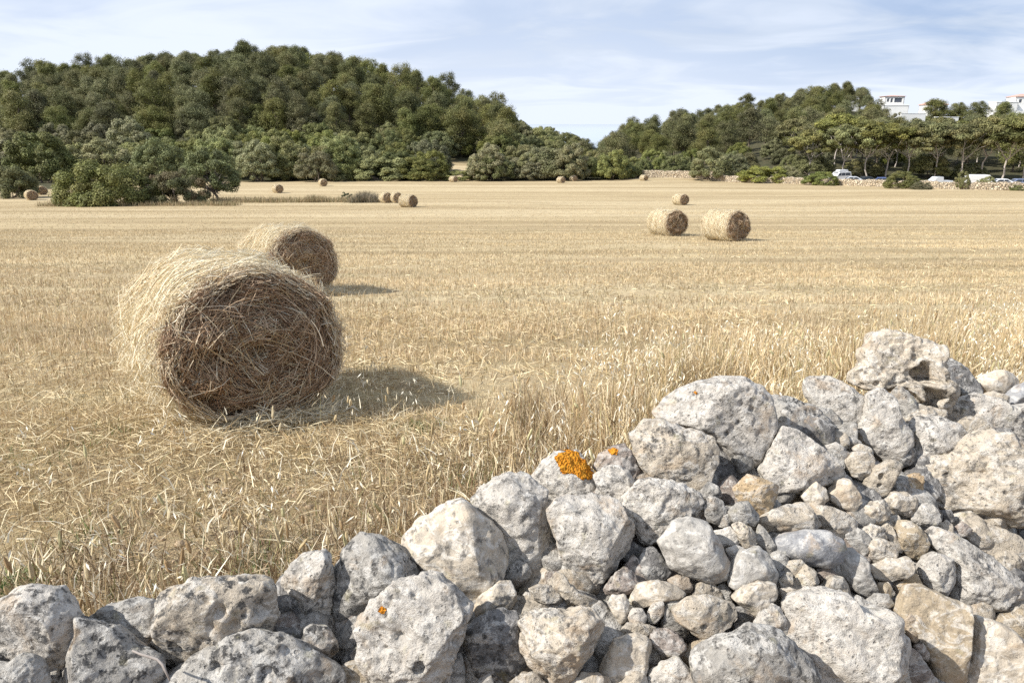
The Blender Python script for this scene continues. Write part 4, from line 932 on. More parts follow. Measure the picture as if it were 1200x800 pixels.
def build_stubble():
    rng = np.random.default_rng(21)
    Vs, Fs, Cs = [], [], []; o = 0
    Vl, Fl, Cl = [], [], []; ol = 0
    bands = [(2.3, 6.5, 1500, 0.0021, 0.085, 1100), (6.5, 11, 800, 0.0032, 0.09, 500), (11, 20, 460, 0.0042, 0.09, 90), (20, 40, 170, 0.0070, 0.075, 8), (40, 125, 16, 0.013, 0.07, 0.05)]
    for y0, y1, dens, wid, hh, dl in bands:
        area = (0.78 * (y0 + y1) + 1.5) * (y1 - y0)
        n = int(area * dens)
        y = np.sqrt(rng.uniform(y0 ** 2, y1 ** 2, n)); x = rng.uniform(-1, 1, n) * (0.76 * y + 0.8)
        u = behind_wall(x, y); p = n2(x * 0.9, y * 0.9, 4, 3); rows = n2(x * 0.13 + 0.1 * y, y * (1.7 if y0 < 18 else 0.7), 6, 3); pp = n2(x * 0.25, y * 0.25, 14, 2)
        thin = np.where(u < 2.2, 0.35, 1.0)
        keep = (u > 0.22) & (rng.random(n) < thin * np.clip(0.30 + 0.6 * p + 0.75 * sstep(-0.22, 0.22, rows), 0.05, 1)) & ~in_bale(x, y)
        x, y, p, rows, pp = x[keep], y[keep], p[keep], rows[keep], pp[keep]; n = len(x)
        if y0 >= 40:
            k = rng.random(len(x)) < 1 - sstep(55, 122, y); x, y, p, rows, pp = x[k], y[k], p[k], rows[k], pp[k]; n = len(x)
        z = hz(x, y) - 0.01
        h = hh * rng.uniform(0.5, 1.45, n) * (1 + 0.35 * rows)
        col = pick(rng, STUB, n, [0.30, 0.22, 0.20, 0.10, 0.12, 0.06], 0.15) * (1 + 0.25 * pp[:, None] + 0.60 * rows[:, None]) * (1 - sstep(0.0, -0.35, rows)[:, None] * np.array([[0.10, 0.04, 0.12]]))
        fa = 0.6 * sstep(9, 30, y)[:, None]; col = col * (1 - fa) + np.array([0.50, 0.405, 0.245]) * (1 + 0.5 * rows[:, None]) * fa
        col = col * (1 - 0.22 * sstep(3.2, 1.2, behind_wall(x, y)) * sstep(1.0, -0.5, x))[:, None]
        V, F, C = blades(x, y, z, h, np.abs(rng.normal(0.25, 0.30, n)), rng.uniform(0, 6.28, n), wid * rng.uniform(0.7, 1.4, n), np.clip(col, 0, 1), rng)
        Vs.append(V); Fs.append(F + o); Cs.append(C); o += len(V)
        # straw lying about, thicker in the swath beside the near bale
        n = int(area * dl)
        y = np.sqrt(rng.uniform(y0 ** 2, y1 ** 2, n)); x = rng.uniform(-1, 1, n) * (0.76 * y + 0.8)
        u = behind_wall(x, y); p = n2(x * 0.7, y * 0.7, 8, 3)
        sw = np.exp(-((y - (4.75 + 0.05 * x)) / 0.55) ** 2) * sstep(0.3, -1.0, x)
        thin = np.where((u < 2.3) & (x < 0.8), 0.25, 1.0)
        keep = (u > 0.15) & (rng.random(n) < thin * np.clip(0.55 + 1.1 * p + sw, 0.05, 1)) & ~in_bale(x, y, -0.02)
        x, y, sw = x[keep], y[keep], sw[keep]; n = len(x)
        ln = rng.uniform(0.05, 0.20, n); az = rng.uniform(0, 6.28, n); up = np.abs(rng.normal(0, 0.22, n))
        z = hz(x, y) + rng.uniform(0.0, 0.035, n) + sw * rng.uniform(0, 0.07, n)
        d = np.stack([np.cos(az) * np.cos(up), np.sin(az) * np.cos(up), np.sin(up)], 1)
        a = np.stack([x, y, z], 1); mid = a + d * ln[:, None] * 0.5 + np.array([0, 0, 1]) * (rng.normal(0.004, 0.008, n))[:, None]; e = a + d * ln[:, None]
        sd = np.cross(d, rng.normal(size=(n, 3))); sd /= np.linalg.norm(sd, axis=1)[:, None]; w = sd * (wid * rng.uniform(0.7, 1.3, n))[:, None]
        V = np.stack([a - w, a + w, mid - w, mid + w, e], 1).reshape(-1, 3); i = np.arange(n)[:, None] * 5
        F = np.concatenate([i + np.array([[0, 1, 3]]), i + np.array([[0, 3, 2]]), i + np.array([[2, 3, 4]])])
        col = pick(rng, np.array([[0.68, 0.555, 0.33], [0.78, 0.67, 0.44], [0.53, 0.40, 0.21], [0.38, 0.265, 0.14]]), n, [0.35, 0.25, 0.25, 0.15])
        Vl.append(V); Fl.append(F + ol); Cl.append(np.repeat(col, 5, 0)); ol += len(V)
    for bx, by, a, L, R in BALE_POS[:2]:
        # straw shed in a loose skirt round the feet of the two near bales
        n = 2600; q = rng.uniform(-L / 2 - 0.25, L / 2 + 0.22, n); side = rng.choice([-1, 1], n); p = side * (R * rng.uniform(0.35, 0.8, n) + np.abs(rng.normal(0, 0.16, n)))
        e_ = rng.random(n) < 0.4; p = np.where(e_, rng.uniform(-R * 0.8, R * 0.8, n), p); q = np.where(e_, L / 2 - 0.05 + np.abs(rng.normal(0, 0.12, n)), q)
        ux, uy = math.cos(a), math.sin(a); x = bx + q * ux - p * uy; y = by + q * uy + p * ux
        dist = np.maximum(np.abs(p) - R * 0.4, 0); z = hz(x, y) + rng.uniform(0, 1, n) * 0.10 * np.exp(-dist / 0.2)
        ln = rng.uniform(0.08, 0.30, n); az = rng.uniform(0, 6.28, n); up = rng.normal(0.05, 0.3, n)
        d = np.stack([np.cos(az) * np.cos(up), np.sin(az) * np.cos(up), np.abs(np.sin(up))], 1); a0 = np.stack([x, y, z], 1); mid = a0 + d * ln[:, None] * 0.5 + np.array([0, 0, 0.012]); e = a0 + d * ln[:, None]
        sd = np.cross(d, rng.normal(size=(n, 3))); sd /= np.linalg.norm(sd, axis=1)[:, None]; w = sd * (0.0024 * rng.uniform(0.7, 1.3, n))[:, None]
        V = np.stack([a0 - w, a0 + w, mid - w, mid + w, e], 1).reshape(-1, 3); i = np.arange(n)[:, None] * 5
        F = np.concatenate([i + np.array([[0, 1, 3]]), i + np.array([[0, 3, 2]]), i + np.array([[2, 3, 4]])])
        Vl.append(V); Fl.append(F + ol); Cl.append(np.repeat(pick(rng, PALE * 0.92, n), 5, 0)); ol += len(V)
    tag(mk('stubble', np.concatenate(Vs), np.concatenate(Fs), M_STRAW, col=np.concatenate(Cs)), 'short golden stubble standing over the mown field', None, None, 'stuff')
    tag(mk('scattered_straw', np.concatenate(Vl), np.concatenate(Fl), M_STRAW, col=np.concatenate(Cl)), 'loose straw lying over the mown field and around the near bales', None, None, 'stuff')
    print('stubble', o // 5, 'straw', ol // 5)
build_stubble()

def ears(base, tip_dir, length, radius, col, rng):
    """Plump little seed heads: a spindle of five rings of six."""
    n = len(base)
    t = np.array([0, 0.18, 0.5, 0.82, 1.0]); rr = np.array([0.25, 0.85, 1.0, 0.75, 0.1])
    ref = rng.normal(size=(n, 3)); A = np.cross(tip_dir, ref); A /= np.linalg.norm(A, axis=1)[:, None]; B = np.cross(tip_dir, A)
    V = []
    for ti, ri in zip(t, rr):
        for k in range(6):
            a = k * math.pi / 3
            V.append(base + tip_dir * (length * ti)[:, None] + (math.cos(a) * A + math.sin(a) * B) * (radius * ri)[:, None] * rng.uniform(0.8, 1.2, (n, 1)))
    V = np.stack(V, 1).reshape(-1, 3)
    q = np.array([[r * 6 + k, r * 6 + (k + 1) % 6, (r + 1) * 6 + (k + 1) % 6, (r + 1) * 6 + k] for r in range(4) for k in range(6)])
    F = (np.arange(n)[:, None, None] * 30 + q[None]).reshape(-1, 4)
    return V, F, np.repeat(col, 30, 0)

def build_margin():
    rng = np.random.default_rng(5)
    def sample(n, wide, far):
        s = rng.uniform(-2.4, 9.0, n)                  # along the wall
        u = 0.2 + wide * rng.beta(1.1, 1.9, n)
        x = s; y = A_R + B_R * x + u * 1.097
        return x, y, u
    T3, T4, TC3, TC4 = [], [], [], []
    Vall = []; Call = []; F3 = []; F4 = []; o = 0
    def add(V, F, C):
        nonlocal o
        Vall.append(V); Call.append(C); (F3 if F.shape[1] == 3 else F4).append(F + o); o += len(V)
    # fine dry grass, taller to the right
    n = 120000
    x, y, u = sample(n, 4.6, 1)
    r = sstep(-0.8, 1.4, x)
    p = n2(x * 1.3, y * 1.3, 3, 3)
    dens = np.clip((0.62 + 0.38 * r) * (0.50 + 2.3 * p) * np.where(r > 0.3, sstep(4.7, 2.4, u), sstep(2.9, 1.0, u)) , 0, 1)
    k = (rng.random(n) < dens) & ~in_bale(x, y, 0.03); x, y, u, r, p = x[k], y[k], u[k], r[k], p[k]; n = len(x)
    h = rng.uniform(0.10, 0.28, n) * (0.95 + 0.85 * r) * (1 - 0.25 * sstep(2.2, 4.6, u)) * (1 + 1.1 * p * r)
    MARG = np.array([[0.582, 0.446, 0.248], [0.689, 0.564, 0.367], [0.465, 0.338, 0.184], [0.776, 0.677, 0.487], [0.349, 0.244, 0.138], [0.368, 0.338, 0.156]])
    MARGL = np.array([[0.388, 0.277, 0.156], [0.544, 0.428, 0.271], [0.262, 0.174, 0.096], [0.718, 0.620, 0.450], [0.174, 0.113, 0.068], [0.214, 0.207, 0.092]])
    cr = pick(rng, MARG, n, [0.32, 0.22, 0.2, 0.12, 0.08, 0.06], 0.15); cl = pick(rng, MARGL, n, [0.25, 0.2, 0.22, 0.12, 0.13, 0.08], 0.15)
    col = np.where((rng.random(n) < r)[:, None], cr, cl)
    col = col * (1 + 0.35 * n2(x * 1.8 + 3, y * 1.8, 61, 2)[:, None])
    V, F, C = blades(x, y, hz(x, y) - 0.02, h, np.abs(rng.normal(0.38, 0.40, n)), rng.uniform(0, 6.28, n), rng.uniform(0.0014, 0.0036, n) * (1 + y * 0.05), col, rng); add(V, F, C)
    # matted, broken stems at the wall's foot on the left
    n = 26000
    x, y, u = sample(n, 2.8, 1); k = x < 1.6; x, y = x[k], y[k]; n = len(x)
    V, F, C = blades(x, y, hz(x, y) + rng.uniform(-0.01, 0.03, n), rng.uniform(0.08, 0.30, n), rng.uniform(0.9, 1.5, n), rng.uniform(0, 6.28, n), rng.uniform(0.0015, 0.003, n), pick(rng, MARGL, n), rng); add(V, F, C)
    # stems with plump brown seed heads
    n = 5600
    x, y, u = sample(n, 3.6, 1); r = sstep(0.2, 1.9, x)
    p = n2(x * 1.1 + 5, y * 1.1, 13, 2)
    k = (rng.random(n) < np.clip((0.20 + 0.62 * r) * (0.55 + 1.5 * p), 0.02, 1)) & ~in_bale(x, y, 0.05); x, y, r = x[k], y[k], r[k]; n = len(x)
    h = rng.uniform(0.20, 0.42, n) * (0.85 + 0.5 * r); az = rng.uniform(0, 6.28, n); lean = np.abs(rng.normal(0.18, 0.16, n))
    z = hz(x, y)
    V, F, C = blades(x, y, z, h, lean, az, np.full(n, 0.0017), pick(rng, MARG, n), rng, 0.1); add(V, F, C)
    dirv = np.stack([np.cos(az) * np.sin(lean * 1.5), np.sin(az) * np.sin(lean * 1.5), np.cos(lean * 1.5)], 1)
    tip = np.stack([x + np.cos(az) * h * np.sin(lean), y + np.sin(az) * h * np.sin(lean), z + h * np.cos(lean)], 1)
    ecol = pick(rng, np.array([[0.54, 0.42, 0.235], [0.62, 0.51, 0.32], [0.42, 0.29, 0.155], [0.56, 0.51, 0.29]]), n, [0.4, 0.3, 0.15, 0.15])
    V, F, C = ears(tip - dirv * 0.005, dirv, rng.uniform(0.045, 0.095, n), rng.uniform(0.0065, 0.0105, n), ecol, rng); add(V, F, C)
    # wild oats: pale drooping husks
    n = 4600
    x, y, u = sample(n, 4.2, 1); r = sstep(-0.3, 1.6, x); p = n2(x * 1.2 + 8, y * 1.2, 23, 2)
    k = (rng.random(n) < np.clip((0.16 + 0.5 * r) * (0.35 + 3.2 * p), 0, 1)) & ~in_bale(x, y, 0.05); x, y, r = x[k], y[k], r[k]
    # a few on purpose: beside the near bale's foot
    for px, py, cnt in ((425, 487, 5), (470, 492, 2), (655, 470, 3), (60, 560, 4), (300, 560, 4), (720, 395, 5), (60, 600, 4), (240, 640, 4), (350, 640, 3)):
        g = ground_hit(px, py); x = np.append(x, g[0] + rng.normal(0, 0.05, cnt)); y = np.append(y, g[1] + rng.normal(0, 0.05, cnt))
    n = len(x)
    h = rng.uniform(0.24, 0.52, n) * (1 + 0.40 * sstep(-0.3, 1.2, x)); az = rng.uniform(0, 6.28, n); lean = np.abs(rng.normal(0.25, 0.2, n)); z = hz(x, y)
    V, F, C = blades(x, y, z, h, lean, az, np.full(n, 0.0016), pick(rng, MARG, n), rng, 0.15); add(V, F, C)
    m = 7
    f = rng.uniform(0.62, 1.0, (n, m)); hx = h[:, None] * f
    bx = x[:, None] + np.cos(az)[:, None] * hx * np.sin(lean)[:, None]; by = y[:, None] + np.sin(az)[:, None] * hx * np.sin(lean)[:, None]; bz = z[:, None] + hx * np.cos(lean)[:, None]
    base = np.stack([bx, by, bz], -1).reshape(-1, 3); q = len(base)
    a2 = rng.uniform(0, 6.28, q); off = np.stack([np.cos(a2), np.sin(a2), rng.uniform(-0.3, 0.3, q)], 1) * rng.uniform(0.01, 0.035, q)[:, None]
    dd = np.stack([np.cos(a2) * 0.5, np.sin(a2) * 0.5, -rng.uniform(0.2, 1.2, q)], 1); dd /= np.linalg.norm(dd, axis=1)[:, None]
    sd = np.cross(dd, rng.normal(size=(q, 3))); sd /= np.linalg.norm(sd, axis=1)[:, None]
    L = rng.uniform(0.026, 0.052, q)[:, None]; W = rng.uniform(0.0030, 0.0060, q)[:, None]
    a_ = base + off
    V = np.stack([a_, a_ + dd * L * 0.4 + sd * W, a_ + dd * L, a_ + dd * L * 0.4 - sd * W], 1).reshape(-1, 3)
    F = np.arange(q)[:, None] * 4 + np.array([[0, 1, 2, 3]])
    add(V, F, np.repeat(pick(rng, np.array([[0.82, 0.75, 0.58], [0.74, 0.63, 0.42], [0.88, 0.83, 0.70]]), q), 4, 0))
    # pale bent leaves
    n = 15000
    x, y, u = sample(n, 4.0, 1); r = sstep(-0.5, 1.4, x); k = (rng.random(n) < 0.3 + 0.6 * r) & ~in_bale(x, y, 0.03); x, y = x[k], y[k]; n = len(x)
    V, F, C = blades(x, y, hz(x, y) + rng.uniform(0, 0.27, n), rng.uniform(0.05, 0.19, n), rng.uniform(0.3, 1.6, n), rng.uniform(0, 6.28, n), rng.uniform(0.0025, 0.0055, n), pick(rng, np.array([[0.80, 0.71, 0.50], [0.86, 0.79, 0.62], [0.72, 0.60, 0.38]]), n), rng, 0.5); add(V, F, C)
    # a few still-green weeds low in the margin
    g = []
    for px, py, cnt, sp in ((20, 690, 260, 0.10), (130, 515, 120, 0.14), (490, 505, 160, 0.10), (310, 672, 200, 0.12), (30, 545, 160, 0.2), (610, 585, 260, 0.14), (100, 640, 120, 0.15), (560, 560, 120, 0.15)):
        c = ground_hit(px, py); g.append(np.stack([c[0] + rng.normal(0, sp, cnt), c[1] + rng.normal(0, sp, cnt)], 1))
    g = np.concatenate(g); x, y = g[:, 0], g[:, 1]; k = behind_wall(x, y) > 0.15; x, y = x[k], y[k]; n = len(x)
    V, F, C = blades(x, y, hz(x, y), rng.uniform(0.03, 0.11, n), rng.uniform(0.2, 1.1, n), rng.uniform(0, 6.28, n), rng.uniform(0.002, 0.004, n), pick(rng, np.array([[0.14, 0.20, 0.06], [0.20, 0.25, 0.08], [0.10, 0.15, 0.05]]), n), rng, 0.4); add(V, F, C)
    mk_o = mk('margin_grass', np.concatenate(Vall), [np.concatenate(F3), np.concatenate(F4)], M_STRAW, col=np.concatenate(Call))
    tag(mk_o, 'dry wild oats, seed heads and grass along the far side of the stone wall', None, None, 'stuff')
    # crumbs of dry soil and small pebbles showing through
    D, F0 = ico(1); n = 3800
    x, y, u = sample(n, 3.0, 1); k = (x < 2.2) & (n2(x * 1.5, y * 1.5, 33, 2) > -0.05); x, y = x[k], y[k]; n = len(x)
    r = rng.gamma(2.2, 0.0055, n).clip(0.004, 0.035)
    V = (D[None] * rng.uniform(0.6, 1.3, (n, len(D), 1)) * r[:, None, None] * np.array([1.2, 1.2, 0.8])) + np.stack([x, y, hz(x, y) + r * 0.2], 1)[:, None]
    F = (np.arange(n)[:, None, None] * len(D) + F0[None]).reshape(-1, 3)
    C = np.repeat(pick(rng, np.array([[0.34, 0.24, 0.15], [0.46, 0.35, 0.235], [0.24, 0.165, 0.105]]), n), len(D), 0)
    tag(mk('soil_crumbs', V.reshape(-1, 3), F, M_SOIL, col=C, smooth=True), 'crumbs of dry brown soil among the grass behind the wall', None, None, 'stuff')
    print('margin verts', o)
build_margin()
# --------------------------------------------------------------- trees and shrubs
def leaf_quads(C, N, size, rng, asp=0.6):
    n = len(C); ref = rng.normal(size=(n, 3)); A = np.cross(N, ref); A /= np.linalg.norm(A, axis=1)[:, None] + 1e-9; B = np.cross(N, A)
    a = A * size[:, None]; b_ = B * (size * asp)[:, None]
    V = np.stack([C - a, C - b_ * 0.9, C + a, C + b_], 1).reshape(-1, 3)
    F = np.arange(n)[:, None] * 4 + np.array([[0, 1, 2, 3]])
    return V, F
def clump_leaves(centres, radii, per, size, rng, base, var=0.25, flat=0.8, jit=0.75, tint=None, spread=0.0):
    """Leaves on and in clumps; each clump and each leaf its own shade of green."""
    m = len(centres); K = per
    d = rng.normal(size=(m, K, 3)); d[..., 2] += 0.25; d /= np.linalg.norm(d, axis=2, keepdims=True)
    r = radii[:, None] * rng.uniform(0.55 - spread * 0.5, 1.08 + spread, (m, K)) * (1 + 0.25 * rng.normal(size=(m, K)) * 0.5)
    P = centres[:, None] + d * r[..., None] * np.array([1, 1, flat])
    N = d + rng.normal(size=(m, K, 3)) * jit; N[..., 2] += 0.35; N /= np.linalg.norm(N, axis=2, keepdims=True)
    cc = np.array(base) * (1 + var * rng.normal(size=(m, 1)))
    if tint is not None:
        f = rng.random((m, 1)) ** 2; cc = cc * (1 - f) + np.array(tint) * f
    col = np.clip(cc[:, None] * (1 + 0.25 * rng.normal(size=(m, K, 1))), 0.008, 1)
    V, F = leaf_quads(P.reshape(-1, 3), N.reshape(-1, 3), (size * rng.uniform(0.6, 1.3, m * K)), rng)
    return V, F, np.repeat(col.reshape(-1, 3), 4, 0)
def limb(points, radii, sides=6):
    pts = np.array(points, float); n = len(pts); V = []
    for i in range(n):
        t = pts[min(i + 1, n - 1)] - pts[max(i - 1, 0)]; t /= np.linalg.norm(t)
        a = np.cross(t, [0.3, 0.9, 0.1]); a /= np.linalg.norm(a); c = np.cross(t, a)
        for k in range(sides):
            ph = 2 * math.pi * k / sides; V.append(pts[i] + (math.cos(ph) * a + math.sin(ph) * c) * radii[i])
    F = [[i * sides + k, i * sides + (k + 1) % sides, (i + 1) * sides + (k + 1) % sides, (i + 1) * sides + k] for i in range(n - 1) for k in range(sides)]
    return np.array(V), np.array(F)
def join(parts):
    V, F, o = [], [], 0
    for v, f in parts: V.append(v); F.append(f + o); o += len(v)
    return np.concatenate(V), np.concatenate(F)
def bent(p0, p1, rng, wob=0.12, n=5):
    p0, p1 = np.array(p0, float), np.array(p1, float); L = np.linalg.norm(p1 - p0)
    t = np.linspace(0, 1, n)[:, None]; q = p0 + (p1 - p0) * t
    q[1:-1] += rng.normal(0, wob * L / n, (n - 2, 3)); return q

def make_pine(seed, H=11.5, W=3.6, green=(0.160, 0.173, 0.054), tint=(0.224, 0.216, 0.067), leaf=0.135, per=400):
    rng = np.random.default_rng(seed); root = empty('pine_tree')
    parts = []; top = np.array([rng.normal(0, 0.5), rng.normal(0, 0.5), H * 0.86])
    tr = bent((0, 0, -0.6), top, rng, 0.10, 7); parts.append(limb(tr, np.linspace(0.26, 0.06, 7)))
    m = rng.integers(44, 56); cs, rs = [], []
    tiers = rng.uniform(0.14, 0.40)
    while len(cs) < m:
        f = rng.uniform(tiers, 1.0)
        prof = math.sin(min(1, (f - tiers + 0.10) / (1.10 - tiers)) * math.pi) ** 0.42 * (0.72 + 0.28 * (1 - f))
        a = rng.uniform(0, 6.283); q = math.sqrt(rng.uniform(0.12, 1)) * W * prof * (1 + 0.22 * math.sin(2 * a + seed) + 0.15 * math.sin(3 * a + 2 * seed))
        cs.append((math.cos(a) * q + tr[3][0] * f, math.sin(a) * q + tr[3][1] * f, f * H * (1 - 0.05 * q / W))); rs.append(rng.uniform(0.95, 1.5) * (1.12 - 0.25 * f))
    cs = np.array(cs); rs = np.array(rs)
    for i in rng.choice(m, 9, replace=False):
        z0 = max(H * 0.22, cs[i][2] * rng.uniform(0.55, 0.8)); f = np.interp(z0, tr[:, 2], np.arange(7)); p0 = [np.interp(f, np.arange(7), tr[:, k]) for k in range(3)]
        parts.append(limb(bent(p0, cs[i], rng, 0.2), np.linspace(0.10, 0.03, 5), 5))
    V, F = join(parts); mk('trunk', V, F, M_BARK, parent=root, smooth=True)
    V, F, C = clump_leaves(cs, rs, per, leaf, rng, green, 0.15, 0.8, 0.62, tint, 0.32)
    mk('crown', V, F, M_LEAF, parent=root, col=C)
    return root
def make_dome(seed, H=7.0, W=4.4, green=(0.089, 0.119, 0.052), tint=(0.125, 0.148, 0.071), leaf=0.125, per=290, m=96, low=0.12, name='round_shrub'):
    """Wild olive, mastic, holm oak: a billowing dome close to the ground."""
    rng = np.random.default_rng(seed); root = empty(name)
    cs, rs = [], []
    while len(cs) < m:
        d = rng.normal(size=3); d[2] = abs(d[2]) * 0.9 - 0.15; d /= np.linalg.norm(d)
        q = rng.uniform(0.80, 0.93) * (1 + 0.07 * math.sin(3 * math.atan2(d[1], d[0]) + seed) + 0.05 * math.sin(5 * d[2] * 3 + seed))
        p = np.array([d[0] * W * q, d[1] * W * q, H * (low + 0.12) + d[2] * (H * (0.88 - low - 0.05)) * q])
        if p[2] < H * low: continue
        cs.append(p); rs.append(rng.uniform(0.12, 0.20) * W)
    cs, rs = np.array(cs), np.array(rs)
    parts = []
    for k in range(4):
        e = cs[rng.integers(m)] * np.array([0.7, 0.7, 0.8]); parts.append(limb(bent((rng.normal(0, 0.2), rng.normal(0, 0.2), -0.4), e, rng, 0.25, 6), np.linspace(0.16, 0.03, 6), 5))
    V, F = join(parts); mk('trunk', V, F, M_BARK, parent=root, smooth=True)
    V, F, C = clump_leaves(cs, rs, per, leaf, rng, green, 0.11, 0.85, 0.38, tint)
    mk('crown', V, F, M_LEAF, parent=root, col=C)
    return root
def make_umbrella(seed, H=10.5, W=4.6, lean=0.8):
    rng = np.random.default_rng(seed); root = empty('umbrella_pine')
    parts = []; a0 = rng.uniform(0, 6.283)
    fork = np.array([math.cos(a0) * lean * 0.5, math.sin(a0) * lean * 0.3, H * rng.uniform(0.30, 0.42)])
    parts.append(limb(bent((0, 0, -0.5), fork, rng, 0.15, 5), np.linspace(0.17, 0.12, 5), 7))
    m = 40; cs, rs = [], []
    for i in range(m):
        a = rng.uniform(0, 6.283); q = math.sqrt(rng.uniform(0.0, 1)); ell = 1 + 0.2 * math.sin(2 * a + seed)
        z = H * (0.80 + 0.13 * (1 - q * q) - 0.14 * q ** 3 * rng.uniform(0, 1.6)) + rng.normal(0, 0.25)
        cs.append((math.cos(a) * q * W * ell + fork[0], math.sin(a) * q * W * ell + fork[1], z)); rs.append(rng.uniform(0.7, 1.15))
    for i in range(12):
        a = rng.uniform(0, 6.283); q = rng.uniform(0.5, 1) * W * 0.9; cs.append((math.cos(a) * q + fork[0], math.sin(a) * q + fork[1], H * rng.uniform(0.58, 0.70))); rs.append(rng.uniform(0.5, 0.8))
    cs, rs = np.array(cs), np.array(rs)
    tg = rng.choice(m, 9, replace=False)
    for i, k in enumerate(tg):
        st = fork if i < 3 else fork + (cs[tg[i % 3]] - fork) * rng.uniform(0.25, 0.6)
        parts.append(limb(bent(st - np.array([0, 0, 0.05]), cs[k] - np.array([0, 0, 0.3]), rng, 0.16, 6), np.linspace(0.10 if i < 3 else 0.05, 0.02, 6), 6))
    for k in range(7):
        st = fork + np.array([0, 0, rng.uniform(0, H * 0.15)]); a = rng.uniform(0, 6.283); e = st + np.array([math.cos(a) * 2.2, math.sin(a) * 2.2, rng.uniform(0.3, 1.6)])
        parts.append(limb(bent(st, e, rng, 0.3, 5), np.linspace(0.05, 0.012, 5), 4))
    V, F = join(parts); mk('trunk', V, F, M_PALEBARK, parent=root, smooth=True)
    V, F, C = clump_leaves(cs, rs, 280, 0.17, rng, (0.173, 0.180, 0.052), 0.2, 0.6, 0.45, (0.242, 0.232, 0.060))
    mk('crown', V, F, M_LEAF, parent=root, col=C)
    return root

_used = set()
def put(proto, loc, rz, scl, label, cat, group, zs=1.0, sink=0.0):
    k = proto.name
    if k in _used: r = dup(proto)
    else: r = proto; _used.add(k)
    r.location = (loc[0], loc[1], loc[2] - sink); r.rotation_euler = (0, 0, rz); r.scale = (scl, scl, scl * zs)
    for key in ('label', 'category', 'group'):
        if key in r: del r[key]
    tag(r, label, cat, group); return r
PINES = [make_pine(100 + i, H=(10.2, 12.4, 11.2, 13.0, 10.6, 11.8, 12.8, 9.8)[i], W=(4.8, 3.7, 4.4, 4.1, 5.2, 3.9, 4.6, 4.9)[i]) for i in range(8)]
GREENS = [((0.217, 0.233, 0.078), (0.292, 0.287, 0.114)), ((0.173, 0.197, 0.056), (0.246, 0.255, 0.071)), ((0.231, 0.237, 0.092), (0.308, 0.295, 0.134)), ((0.147, 0.164, 0.052), (0.209, 0.215, 0.070)), ((0.209, 0.237, 0.061), (0.278, 0.295, 0.075)), ((0.194, 0.197, 0.075), (0.255, 0.242, 0.099))]
DOMES = [make_dome(200 + i, H=6.6 + (i % 3) * 0.7, W=4.2 + 0.3 * (i % 2), green=GREENS[i][0], tint=GREENS[i][1]) for i in range(6)]
UMB = [make_umbrella(300 + i, H=10.0 + 0.5 * (i % 3), lean=0.6 + 0.4 * (i % 3)) for i in range(5)]

def plant_woods():
    rng = np.random.default_rng(9)
    # pines over the taller hill
    n = 0; y = 196.0
    while y < 290:
        step = 7.4 + (y - 196) * 0.012
        x = -0.72 * y - 14
        while x < 8:
            px_, py_ = x + rng.uniform(-2.2, 2.2), y + rng.uniform(-2.8, 2.8)
            bear = 600 + 916 * px_ / py_
            if -60 < bear < 596 and not (bear > 540 and py_ > 262) and py_ < 281:
                z = h1(px_, py_)
                put(PINES[rng.integers(8)], (px_, py_, z), rng.uniform(0, 6.28), rng.uniform(0.84, 1.06), 'dark olive-green pine in the dense wood covering the taller hill', 'pine tree', 'pines on the taller hill', rng.uniform(0.9, 1.1), 0.3); n += 1
            x += step * rng.uniform(0.9, 1.25)
        y += 8.6
    print('left pines', n)
    # round shrubs and small trees at its foot
    n2c = 0; y = 166.0
    while y < 300:
        x = -0.72 * y - 10
        while x < 24:
            px_, py_ = x + rng.uniform(-2.2, 2.2), y + rng.uniform(-2.5, 2.5); bear = 600 + 916 * px_ / py_
            lim = 200 if bear < 560 else 262
            if -60 < bear < 745 and not (508 < bear < 560 and py_ < 190) and py_ < lim and not (bear > 690 and py_ > 250):
                s = rng.uniform(0.85, 1.28) * (1 if bear < 600 else 0.8)
                put(DOMES[rng.integers(6)], (px_, py_, h1(px_, py_)), rng.uniform(0, 6.28), s, 'rounded grey-green shrub crowded in the belt below the taller hill', 'shrub', 'round shrubs below the taller hill', rng.uniform(0.85, 1.1), 0.3); n2c += 1
            x += rng.uniform(6.0, 9.0)
        y += 8.0
    print('left shrubs', n2c)
    # the lower hill
    n3 = 0; y = 172.0
    while y < 345:
        x = 0.09 * y
        while x < 0.72 * y + 12:
            px_, py_ = x + rng.uniform(-2.5, 2.5), y + rng.uniform(-3, 3); bear = 600 + 916 * px_ / py_
            clear = (1050 < bear < 1128 and 205 < py_ < 262) or (1015 < bear < 1085 and 285 < py_ < 330) or (1060 < bear < 1145 and 262 < py_ < 300) or (1080 < bear < 1112 and 290 < py_ < 345) or (1148 < bear < 1230 and 285 < py_ < 345)
            if 690 < bear < 1260 and not (bear > 1025 and py_ > 318):
                if clear:
                    put(DOMES[rng.integers(6)], (px_, py_, h1(px_, py_)), rng.uniform(0, 6.28), rng.uniform(0.35, 0.5), 'low rounded shrub on the slope below the white houses', 'shrub', 'low shrubs below the white houses', 1.0, 0.2); x += rng.uniform(5, 8); continue
                shr = (bear < 960 and py_ < 196) or rng.random() < 0.22 or (bear > 1020 and py_ > 250)
                if shr:
                    put(DOMES[rng.integers(6)], (px_, py_, h1(px_, py_)), rng.uniform(0, 6.28), rng.uniform(0.55, 0.85), 'rounded green shrub among the trees of the lower hill', 'shrub', 'round shrubs on the lower hill', 1.0, 0.3)
                else:
                    put(PINES[rng.integers(8)], (px_, py_, h1(px_, py_)), rng.uniform(0, 6.28), rng.uniform(0.68, 0.98), 'olive-green pine in the wood on the lower hill by the white houses', 'pine tree', 'pines on the lower hill', 1.0, 0.3)
                n3 += 1
            x += rng.uniform(8.0, 11.0)
        y += 11.5
    print('right trees', n3)
plant_woods()

